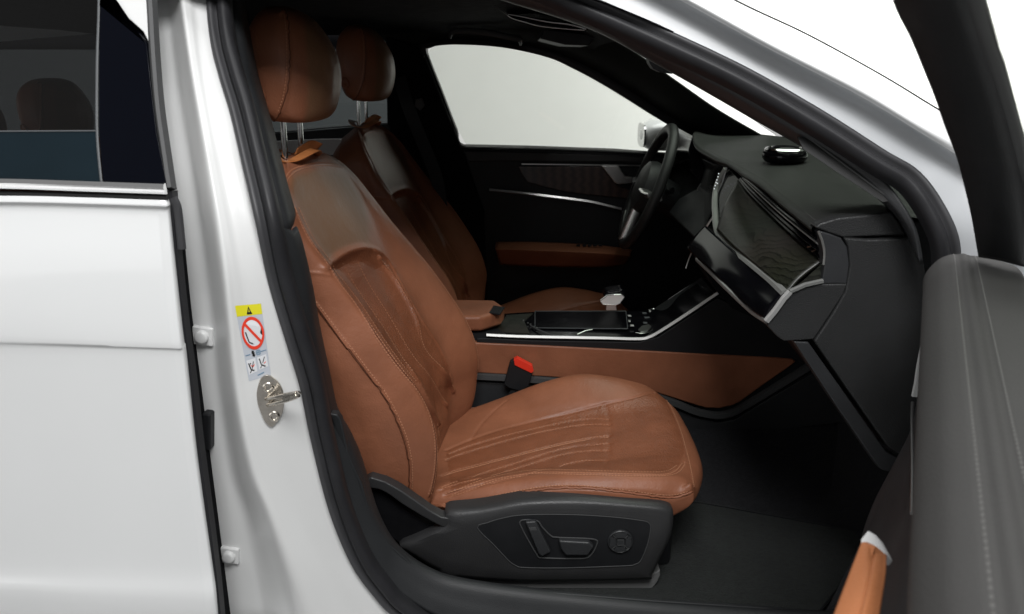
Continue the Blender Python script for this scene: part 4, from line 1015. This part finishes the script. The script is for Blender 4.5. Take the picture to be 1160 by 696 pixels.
# gear selector
kb = MB().prism([Q(x, y, 2.15) for x, y in ((687,331),(705,328),(709,332),(708,338),(700,345),(686,343),(684,336))], (0,.055,0)).build('gear_selector', [M['gloss']], con, bevel=.006, seg=3)
fc = [Q(x, y, 2.142) for x, y in ((680,341),(688,335),(697,334),(704,334),(707,336.5),(702,343.5),(697,346),(683,345))]
MB().prism(fc, (0,.010,0)).build('selector_face', [M['bright']], con, bevel=.001)
MB().tube(np.array(fc)+np.array((0,-.001,0)), .0010, 6, closed=True).build('selector_rim', [M['chrome']], con)
MB().prism([Q(x, y, 2.15) for x, y in ((687,345),(698,345.5),(699,352),(686,352))], (0,.03,0)).build('selector_stem', [M['satin']], con, bevel=.002)
# armrest
z1, z0 = .528, .482
ar = [(-.42,2.075),(-.085,2.075),(-.062,2.095),(-.03,2.13),(-.022,2.17),(-.05,2.235),(-.42,2.25)]
MB().prism([(x, y, z0) for x, y in ar], (0,0,z1-z0)).build('armrest', [M['leather']], con, bevel=.012, seg=4)
MB().prism([QZ(x, y, z1+.001) for x, y in ((554,354),(566,356),(572,348),(559,346))], (0,0,-.004)).build('armrest_latch', [M['blk']], con, bevel=.001)
# ================================================================== footwell carpets
tun = [[(-.7,2.10,.22),(1.1,2.10,.20)],[(-.7,2.08,.20),(1.1,2.08,.19)],[(-.7,1.95,.135),(1.1,1.95,.14)],[(-.7,1.80,.095),(1.1,1.78,.10)]]
MB().grid(loft(tun, 20, 6, lin_along=True)).build('tunnel_carpet', [M['carpet']], car, angle=180)
toe = [[(.62,1.30,.096),(.62,2.1,.096)],[(.85,1.30,.12),(.85,2.1,.12)],[(1.0,1.30,.28),(1.0,2.1,.28)],[(1.12,1.30,.55),(1.12,2.1,.55)]]
MB().grid(loft(toe, 20, 6, lin_along=True)).build('toe_carpet', [M['carpet']], car, angle=180)
kick = [(.60,1.305,.09),(1.12,1.305,.09),(1.12,1.305,.6),(.74,1.305,.5),(.68,1.305,.35)]
MB().prism(kick, (0,.02,0)).build('kick_panel', [M['carpet']], car, bevel=.004)
# ================================================================== driver's door, seen across the cabin
dd = empty('driver_door', (.2, 2.95, .6), car)
Y3 = 2.93
def d3(l, D=Y3): return [Q(a[0], a[1], a[2] if len(a) > 2 else D) for a in l]
win = d3([(483,60),(486,55),(492,52),(520,50.5),(570,54),(620,65),(650,78),(680,94),(710,112),(740,131),(770,149),(803,170),(806,182),(789,178.5),(700,171.5),(600,168),(527,166.5),(517,148),(500,104)])
pn = d3([(505,168),(527,166.5),(600,168),(700,171.5),(789,178.5),(900,190),(900,430),(505,430)])
MB().prism(pn, (0,.10,0)).build('inner_panel', [M['blk']], dd, bevel=.006)
MB().prism(d3([(524,171),(600,172.5),(700,176),(789,183),(795,188),(700,184),(560,183),(530,184)], Y3-.012), (0,.02,0)).build('sill_pad', [M['dleather']], dd, bevel=.005)
MB().prism(d3([(587,188.5),(685,189),(700,210),(740,228),(706,224.6),(670,221),(644,218),(620,212.5),(597.6,206.5),(592,199)], Y3-.010), (0,.014,0)).build('wood_trim', [M['brownwood']], dd, bevel=.002)
MB().tube(cr(d3([(591,186),(640,186.6),(685,187.2),(740,188.2),(790,190)], Y3-.014), 40), .0026, 6).build('chrome_strip', [M['satin']], dd)
hd = d3([(681.6,188.4),(701,188),(705,195),(709,200),(722,202),(738,202.5),(738,208),(716,208),(700,209),(696,207),(690,199)], Y3-.03)
MB().prism(hd, (0,.02,0)).build('door_handle', [M['satin']], dd, bevel=.003)
MB().sweep(cr(d3([(554,215),(580,217.5),(623,222.5),(665,228),(690,233.5),(704,237)], Y3-.02), 50), [(-.005,0),(-.003,.004),(.004,.004),(.006,0),(.003,-.01),(-.003,-.01)], up=(0,-1,.4)).build('pull_strip', [M['satin']], dd, angle=40)
arm_ = [[Q(562,274,2.92),Q(600,274,2.90),(Q(650,276,2.89)),Q(690,279,2.90),Q(716,283,2.925)],[Q(561,281,2.84),Q(600,282,2.82),Q(650,284,2.81),Q(688,286,2.82),Q(714,289,2.88)],[Q(562,285,2.835),Q(600,286,2.815),Q(650,288,2.805),Q(689,290,2.815),Q(714,292,2.88)],[Q(566,300,2.88),Q(600,302,2.87),Q(650,303,2.86),Q(684,303,2.87),Q(708,300,2.91)]]
MB().grid(loft(arm_, 40, 6)).build('armrest', [M['leather']], dd, solid=.004, angle=180)
ib = MB()
for x in (655,662,668,674,680): ib.box(Q(x, 278.2, 2.855), (.014,.012,.006))
ib.build('window_switches', [M['blk']], dd, bevel=.0015)
# window pane and its frame
MB().add(np.array(win)+np.array((0,.07,0)), [list(range(len(win)))]).build('window_pane', [M['glass']], dd)
fo = d3([(472,56),(475,50),(481,46),(492,43),(520,42),(572,45),(624,56),(655,68),(686,84),(716,102),(746,122),(777,141),(812,163),(814,185),(789,181),(700,174),(600,170.5),(523,169),(510,148),(492,104)], Y3)
def hole(outer, inner, y):                # ring between two loops
    o_ = cr(outer, 160, True); i_ = cr(inner, 160, True); return o_, i_
o_, i_ = hole(fo, win, 0)
MB().grid(np.stack([o_, o_*.5+i_*.5+np.array((0,-.008,0)), i_, i_+np.array((0,.07,0))]), 0, False, True).build('window_frame', [M['rub']], dd, angle=60)
pl_ = cr(d3([(475,58),(478,72),(486,98),(498,124),(510,150),(519,168),(530,192)], Y3-.015), 50)
MB().tube(pl_, .0030, 8).build('frame_trim', [M['grey']], dd)
MB().tube(cr(d3([(480,66),(484,84),(496,112),(508,138),(521,166)], Y3-.012), 50), .0016, 8).build('frame_chrome', [M['satin']], dd)
# outside mirror
mh = MB(); c = Q(752,153,3.10)
V = []
for z_, rx, ry in ((-.055,.045,.05),(-.045,.075,.08),(-.01,.09,.10),(.03,.085,.10),(.055,.055,.07),(.062,.03,.03)):
    V.append([c+np.array((rx*math.copysign(abs(math.cos(t))**.7, math.cos(t)), ry*math.copysign(abs(math.sin(t))**.7, math.sin(t)), z_)) for t in np.linspace(0, 2*math.pi, 29)])
G = crU(np.array(V), 5); mh.grid(G)
MB_ = mh.build('mirror_housing', [M['paint']], dd)
MB().prism([c+np.array((-.088, .082*math.copysign(abs(math.cos(t))**.6, math.cos(t)), .044*math.copysign(abs(math.sin(t))**.6, math.sin(t)))) for t in np.linspace(0, 2*math.pi, 41)[:-1]], (.006,0,0)).build('mirror_glass', [M['chrome']], dd)
MB().box(c+np.array((.06,-.09,-.02)), (.05,.07,.05)).build('mirror_foot', [M['blk']], dd, bevel=.008)
# outer skin so nothing leaks under the window
MB().box((.2, 3.10, .45), (2.6, .03, .82)).build('outer_skin', [M['paint']], dd, bevel=.01)
# ---- cabin far side above and behind the window
W_ = d3([(430,44),(472,50),(481,46),(492,43),(520,42),(572,45),(624,56),(655,68),(686,84),(716,102),(746,122),(777,141),(814,165)], Y3+.002)
V_ = [Q(*a) for a in ((430,-20,2.72),(470,-10,2.72),(500,-4,2.72),(530,0,2.72),(560,4,2.72),(600,14,2.72),(640,26,2.72),(668,37,2.70),(700,47,2.68),(736,70,2.66),(770,94,2.64),(815,125,2.62),(872,158,2.60))]
mdl = [a*.5+b_*.5+np.array((0,-.02,-.01)) for a, b_ in zip(W_, V_)]
MB().grid(loft([W_, mdl, V_], 70, 6)).build('a_pillar_cover', [M['pillar']], car, solid=.006, angle=180)
gh = cr([Q(510,41,2.76), Q(512,36.5,2.73), Q(522,35,2.71), Q(550,37,2.70), Q(575,42,2.70), Q(588,44,2.72), Q(590,49,2.76)], 40)
MB().tube(gh, (.010,.006), 10).build('grab_handle', [M['grey']], car)
# far B-pillar with belt
MB().prism(d3([(436,40),(472,52),(482,66),(500,112),(524,172),(548,240),(556,430),(470,430),(440,250),(438,120)], Y3-.03), (0,.06,0)).build('far_pillar_cover', [M['liner']], car, bevel=.01)
MB().sweep(cr([Q(452,88,2.86), Q(462,120,2.85), Q(478,160,2.84), Q(494,200,2.83), Q(500,235,2.82)], 30), [(-.022,0),(.022,0),(.022,.002),(-.022,.002)], up=(0,-1,0)).build('seat_belt', [M['blk']], car)
MB().prism([Q(x, y, 2.84) for x, y in ((470,113),(478,111),(481,120),(476,126),(470,121))], (0,.01,0)).build('belt_guide', [M['grey']], car, bevel=.003)
# far rear door: sill, tinted window, bright belt line, quarter glass
rd2 = empty('far_rear_door', (-1.0, 2.95, .6), car)
MB().prism([(-2.3,2.93,.16),(-.46,2.93,.16),(-.46,2.93,.90),(-2.3,2.93,.88)], (0,.12,0)).build('inner_panel', [M['blk']], rd2)
MB().add([(-2.3,3.0,.88),(-.40,3.0,.88),(-.40,3.0,1.32),(-2.3,3.0,1.32)], [(0,1,2,3)]).build('window_glass', [M['tintfar']], rd2)
MB().prism([(-2.3,2.96,1.235),(-.5,2.96,1.235),(-.5,2.96,1.36),(-2.3,2.96,1.36)], (0,.02,0)).build('window_header', [M['liner']], rd2)
MB().tube(np.array([Q(240,160,2.925), Q(299,152,2.92), Q(370,145,2.92), Q(440,140,2.92)]), .0028, 8).build('belt_chrome', [M['satin']], rd2)
MB().prism([Q(x, y, 2.90) for x, y in ((240,161),(300,153),(440,141),(446,160),(400,162),(300,160),(240,166))], (0,.02,0)).build('sill_pad', [M['blk']], rd2)
MB().prism([Q(x, y, 2.86) for x, y in ((240,168),(300,161),(362,158),(446,158),(446,176),(240,176))], (0,.02,0)).build('pale_sill_strip', [M['jamb']], rd2)  # pale strip below the sill pad
# ---- overhead: visor, mirror, roof console
MB().prism([Q(x, y, 2.40) for x, y in ((616,33),(640,36),(676,40),(668,52),(640,51),(612,44))], (0,.30,0)).build('sun_visor', [M['blk']], car, bevel=.004)
mi_ = empty('rear_view_mirror', Q(620,26,2.0), car)
ms = [Q(573,16,2.02),Q(580,21,2.02),(Q(600,27,2.02)),Q(640,33,2.02),Q(664,34,2.02),Q(667,32,2.02),Q(650,27,2.02),Q(610,21,2.02),Q(585,17,2.02)]
MB().prism(cr(ms, 50, True), (0,.22,.01)).build('mirror_shell', [M['gloss']], mi_, bevel=.003)
MB().tube(cr([Q(573,16,2.012),Q(590,19,2.012),(Q(620,25,2.012)),Q(645,28,2.012),Q(664,33,2.012)], 40), (.0012,.0020), 6, scale=list(np.concatenate([np.linspace(.5,1.2,20), np.linspace(1.2,1.4,20)]))).build('mirror_bright_edge', [M['bright']], mi_)  # overhead glints drawn as a thin white edge line
MB().tube(cr([Q(573,16,2.012),Q(580,21,2.012),(Q(595,25.5,2.012)),Q(612,30,2.012),Q(640,33,2.012),Q(662,34.5,2.012)], 40), .0009, 6).build('mirror_lower_edge', [M['bright']], mi_)
MB().prism([Q(x, y, 1.86) for x, y in ((734,64),(744,70),(764,80),(762,84),(748,82),(740,78),(736,72))], (0,.04,0)).build('rain_sensor', [M['blk']], car, bevel=.002)
MB().tube(cr([Q(540,-4,1.9),Q(552,3,1.9),Q(566,11,1.9),Q(575,17,1.95)], 16), .0016, 6).build('roof_trim_edge', [M['grey']], car)
# ================================================================== open front door
fd = empty('front_door', (.636, 1.188, .6), car, label='open front passenger door seen along its grey padded top')
O_ = np.array((.636, 1.188, 0)); ud = np.array((-.453,-.892,0)); ud /= np.linalg.norm(ud); no = np.array((.892,-.453,0)); no /= np.linalg.norm(no)
def DR(s, n, z): return O_+ud*s+no*n+np.array((0,0,z))
def drow(s, top_):                       # padded top section: from inner lower edge over the top to the glass
    return [DR(s, n, z) for n, z in top_]
ss = np.array([-.002,.004,.02,.06,.15,.3,.45,.6,.75,.9,1.02])
pad = []
for s in ss:
    k = 1-math.exp(-(s+.002)/.02)*1.0; zt = .926+.004*s
    d_ = (1-k)*.010
    pad.append([DR(s, a, zt+b_-d_) for a, b_ in ((.050,-.26),(.034,-.19),(.018,-.12),(.006,-.075),(.001,-.040),(.014,-.013),(.030,-.001),(.045,.003),(.058,.002),(.075,.000),(.095,-.003),(.118,-.010),(.127,-.026),(.128,-.05))])
pad = np.array(pad); Gp = crU(pad.transpose(1, 0, 2), 8).transpose(1, 0, 2)
Gp = np.stack([cr(Gp[:, j], 140) for j in range(Gp.shape[1])], 1)
pd = MB().grid(Gp)
front_cap = Gp[0]; pd.add(front_cap, [list(range(len(front_cap)))])
pdo = pd.build('door_pad', [M['pad'], M['padstitch']], fd, angle=60)
bvp = bvh(pdo)
sl = [np.array([DR(s, n, .95) for s in np.linspace(.012, .99, 200)]) for n in (.040, .058)]
sl = [np.array([list(bvp.ray_cast(Vector((q[0], q[1], 1.15)), Vector((0, 0, -1)))[0]) for q in l]) for l in sl]
seam(pdo, sl, .005, .003); bvp1 = bvh(pdo)
mb = MB()
for l, sd in ((sl[0], -.0045), (sl[1], .0045)): stitches(mb, l, bvp1, 1, pitch=.008, ln=.005, r=.0009, side=sd, lift=.0003)
append_mesh(pdo, mb)
# lower inner panel
ip = []
for s in (0, .03, .12, .3, .5, .7, .9, 1.0):
    f = s
    ip.append([DR(s, n, z) for n, z in ((.02,.80),(.022-.0*f,.72),(.018,.64),(.0+.01*f,.58),(-.022+.03*f,.50),(-.030+.03*f,.42),(-.024+.02*f,.32),(-.005,.24),(.03,.20))])
ip = np.array(ip); 
# curved front edge: the lower part starts further back
for j, sh_ in enumerate((0,0,.0,.015,.03,.05,.09,.15,.22)): ip[0, j] = DR(sh_-.02, .02, ip[0, j, 2]); ip[1, j] += ud*sh_*.9
G = crU(ip, 8); G = crU(G.transpose(1, 0, 2), 6).transpose(1, 0, 2)
MB().grid(G).build('inner_panel', [M['carpet2'] if 'carpet2' in M else M['blk2']], fd, angle=180)
MB().tube(cr([DR(.05,.012,.69), DR(.15,.012,.70), DR(.30,.016,.70), DR(.42,.018,.70)], 40), .0022, 8).build('ambient_strip', [M['satin']], fd)
# pull handle: a tan leather grip with a bright metal tip
def rayn(px, py, n):                     # a pixel on the door plane offset n
    return QP(px, py, O_+no*n, no)
h0 = rayn(987, 612, -.030); 
def dz(px, py, s_n, t):                  # point at distance t along the pixel ray
    d = ray(px, py); return np.array((0, 0, CAMZ))+d*t
tA, tB = .66, .46
hl = []
for (a, b_) in (((976,611,.70),(945,700,.56)),):
    pass
left = [dz(977,612,0,.72), dz(962,650,0,.64), dz(943,700,0,.56), dz(920,760,0,.48)]
midl = [dz(989,627,0,.70), dz(983,652,0,.625), dz(970,700,0,.545), dz(955,760,0,.47)]
midr = [dz(993,627,0,.70), dz(989,654,0,.622), dz(977,700,0,.54), dz(963,760,0,.465)]
ri = [dz(1004,632,0,.72), dz(1003,655,0,.65), dz(996,700,0,.57), dz(985,760,0,.50)]
bk_ = [p_+np.array((-.004,.004,-.03)) for p_ in ri]; bk2 = [p_+no*.02+ud*0-np.array((.01,0,0)) for p_ in left]
Gh = loft([bk2, left, [a*.5+b_*.5+np.array((-.001,-.004,.003)) for a, b_ in zip(left, midl)], midl, [a*.5+b_*.5-np.array((0,-.0016,.0016)) for a, b_ in zip(midl, midr)], midr, [a*.5+b_*.5+np.array((0,-.003,.002)) for a, b_ in zip(midr, ri)], ri, bk_], 30, 5)
hm = MB().grid(Gh); hm.add(Gh[:, 0], [list(range(Gh.shape[0]))])
hg = hm.build('pull_handle', [M['grip']], fd, angle=70)
tip = [dz(975,611,0,.715), dz(983,601,0,.735), dz(992,606,0,.735), dz(1003,627,0,.715), dz(999,632,0,.71), dz(988,630,0,.70), dz(976,625,0,.705)]
MB().prism(tip[:3]+tip[3:], no*.012+np.array((0,.01,-.012))).build('handle_tip', [M['bright']], hg, bevel=.0012)
# window frame of the door, leaning in
ln = no*math.cos(math.radians(24))+np.array((0,0,math.sin(math.radians(24))))
p0 = DR(0, .105, .90)
def WF(px, py, off=0.):                # measured along the sloping frame: belt line 1.14 m away, top of the picture 0.65 m
    L = np.interp(py, (-110,0,138,285), (1000,1024,1077,1112)); t = np.interp(py, (-110,0,296,400), (.50,.65,1.13,1.3))-(px-L)*.00035+off
    return np.array((0, 0, CAMZ))+ray(px, py)*t
f0 = [(1000,-110),(1014,-40),(1024,0),(1040,35),(1053,69),(1066,104),(1077,138),(1087,165),(1094,190),(1105,240),(1112,285)]
f1 = [(1028,-110),(1041,-40),(1050,0),(1066,36),(1079,70),(1092,105),(1103,139),(1112,166),(1118,190),(1128,240),(1136,289)]
f2 = [(1062,-110),(1073,-40),(1084,0),(1098,40),(1110,75),(1122,110),(1131,142),(1139,170),(1145,195),(1152,240),(1158,296)]
f3 = [(1072,-110),(1084,-40),(1095,0),(1108,40),(1120,75),(1131,110),(1140,142),(1147,170),(1152,190),(1161,240),(1170,300)]
f4 = [(1086,-110),(1097,-40),(1107,0),(1119,40),(1130,75),(1140,110),(1149,140),(1156,168),(1165,190),(1195,205),(1240,215)]
f5 = [(1096,-110),(1108,-40),(1118,0),(1130,40),(1140,76),(1150,115),(1156,145),(1160,165),(1172,182),(1200,196),(1240,206)]
MB().grid(loft([[WF(x,y,.010) for x,y in f0],[WF(x,y,-.010) for x,y in f1],[WF(x,y,-.012) for x,y in f2],[WF(x,y,.000) for x,y in f3]], 80, 6)).build('window_frame', [M['blk']], fd, solid=.01, angle=60)
MB().grid(loft([[WF(x,y,.0) for x,y in f3],[WF((x+u)/2,(y+w)/2,-.008) for (x,y),(u,w) in zip(f3,f4)],[WF(x,y,.0) for x,y in f4]], 80, 6)).build('glass_run_seal', [M['grey']], fd, solid=.008, angle=60)
MB().grid(loft([[WF(x,y,.004) for x,y in f4],[WF(x,y,.006) for x,y in f5]], 80, 4)).build('glass_run_lip', [M['ink']], fd, solid=.008)
gp = [WF(1118,0,.01),WF(1108,-40,.01),WF(1096,-110,.01)]
MB().add([WF(1096,-110,.008),WF(1118,0,.008),WF(1140,76,.008),WF(1156,145,.008),WF(1172,184,.008),WF(1420,320,.008),WF(1500,-110,.008)], [(0,1,2,3,4,5,6)]).build('window_pane', [M['glass']], fd)
# outer skin of the open door, hinge side edge
MB().prism([DR(-.10,.15,.30),DR(-.10,.15,.86),DR(1.05,.17,.90),DR(1.05,.17,.22)], no*.03).build('outer_skin', [M['paint']], fd, bevel=.01)
# ---- bonnet, front wing and rear roof rail: outside the picture, but part of the car
hx_ = np.linspace(.99, 2.3, 14)
G = np.array([[(x, 2.16+yy, .945-.10*((x-.99)/1.3)**1.5-.09*abs(yy/.93)**5) for yy in np.linspace(-.93, .93, 25)] for x in hx_])
MB().grid(G).build('bonnet', [M['paint']], car, angle=180)
G = np.array([[(x, 1.225-.02*math.sin(z_*3.5), z_) for z_ in np.linspace(-.05, .85-.10*((x-.99)/1.3)**1.5, 12)] for x in np.linspace(.93, 2.3, 12)])
MB().grid(G).build('front_wing', [M['paint']], car, angle=180)
MB().sweep(cr([(-.42,1.47,1.365),(-.9,1.46,1.36),(-1.6,1.44,1.32),(-2.2,1.47,1.22)], 30), [(-.03,-.03),(-.035,.02),(-.01,.035),(.03,.02),(.035,-.03)], up=(0,-.8,.6)).build('roof_rail', [M['paint']], car)
# ================================================================== loose things
def strap(dy, dx, lab):
    t = empty('leather_strap', (-.45, YC+dy, 1.0), None, label=lab, category='leather strap', group='leather straps hung on the front headrests')
    y0 = YC+dy
    a = np.linspace(0, 2*math.pi, 61)[:-1]
    lp = np.array([(-.462+dx+.040*math.cos(q), y0-.01+.085*math.sin(q), 1.006+.010*math.cos(2*q)-.006*math.sin(q)) for q in a])
    MB().sweep(lp, [(-.010,-.001),(.010,-.001),(.010,.001),(-.010,.001)], closed=True, up=(.25,0,1)).build('loop', [M['strap']], t)
    fl = [[(-.462+dx, y0-.03, 1.008),(-.440+dx, y0+.01, 1.016),(-.430+dx, y0+.04, 1.012)],[(-.455+dx, y0-.03, 1.022),(-.435+dx, y0+.01, 1.034),(-.418+dx, y0+.045, 1.024)]]
    MB().grid(loft(fl, 16, 8, smooth=False)).build('flap', [M['strap']], t, solid=.002)
    return t
strap(0, 0, 'orange tan leather strap looped round the posts of the near headrest')
strap(.86, -.005, 'orange tan leather strap looped round the posts of the far headrest')
c = hit(bvd, 888, 184); c = c+np.array((0,0,.002))
fr_ = empty('air_freshener', c, None, label='round glossy black air freshener with a bright ring on the dashboard top', category='air freshener')
lp = [(0,-.004),(.030,-.004),(.045,.0),(.0515,.008),(.052,.017),(.047,.026),(.040,.030),(.030,.031),(0,.0305)]
MB().lathe(c, (0,0,1), lp, 48).build('body', [M['gloss']], fr_, angle=50)
MB().lathe(c, (0,0,1), [(.040,.0285),(.046,.0270),(.0475,.0285),(.044,.0325),(.038,.0335),(.036,.031)], 48).build('ring', [M['chrome']], fr_)
MB().lathe(c, (0,0,1), [(0,.036),(.028,.0355),(.031,.033),(.031,.030)], 48).build('cap', [M['gloss']], fr_, angle=50)
mt = [QZ(740,590,.112),QZ(795,570,.112),QZ(850,580,.112),QZ(910,591,.112),QZ(975,603,.112),QZ(985,620,.112),(.62,1.36,.112),(.10,1.36,.112),(.0,1.5,.112)]
mt = [np.array(q) for q in mt]; mt[0] = np.array((.1,1.82,.112))
mo = MB().prism(mt, (0,0,-.008)).build('floor_mat', [M['mat']], None, bevel=.002)
MB().tube(np.array(mt)+np.array((0,0,.0015)), .003, 6, closed=True).build('edge_binding', [M['blk']], mo)
tag(mo, label='charcoal carpet floor mat in front of the near seat', category='floor mat')
# ================================================================== studio
def struct(mb, name, m, **k): return tag(mb.build(name, [m], None, **k), kind='structure')
struct(MB().box((0, 2, -.37), (24, 24, .04)), 'floor', M['floor'])
struct(MB().box((0, 7.5, 3), (24, .1, 8)), 'wall', M['wall'])
struct(MB().box((9, 2, 3), (.1, 16, 8)), 'wall', M['wall'])
struct(MB().box((-9, 2, 3), (.1, 16, 8)), 'wall', M['wall'])
world = bpy.data.worlds.new('World'); scene.world = world; world.use_nodes = True
bg = world.node_tree.nodes['Background']; bg.inputs[0].default_value = (1, 1, 1, 1); bg.inputs[1].default_value = .26
def area(name, loc, target, size, power, col=(1,1,1)):
    l = bpy.data.lights.new(name, 'AREA'); l.shape = 'RECTANGLE'; l.size, l.size_y = size; l.energy = power; l.color = col
    o = bpy.data.objects.new(name, l); COL.objects.link(o); o.location = loc
    o.rotation_euler = (Vector(target)-Vector(loc)).to_track_quat('-Z', 'Y').to_euler(); return o
area('key_softbox', (.25, -.55, 3.1), (.1, 1.7, .5), (1.5, 1.0), 92)
area('added_fill', (-2.3, -1.3, 1.4), (-.5, 1.2, .7), (1.6, 1.6), 12)  # unseen lamp added to brighten the rear door
area('wall_light', (3.8, 5.9, 2.0), (3.8, 7.5, 1.2), (2.5, 1.6), 150)
area('roof_softbox', (1.0, 2.8, 4.8), (1.0, 2.8, 0), (6, 4), 260)
cam.dof.use_dof = True; cam.dof.focus_distance = 1.75; cam.dof.aperture_fstop = 7.0
scene.view_settings.view_transform = 'Standard'; scene.view_settings.look = 'None'; scene.view_settings.exposure = 0
scene.cycles.max_bounces = 8; scene.cycles.transparent_max_bounces = 12
try: scene.cycles.use_denoising = True
except Exception: pass
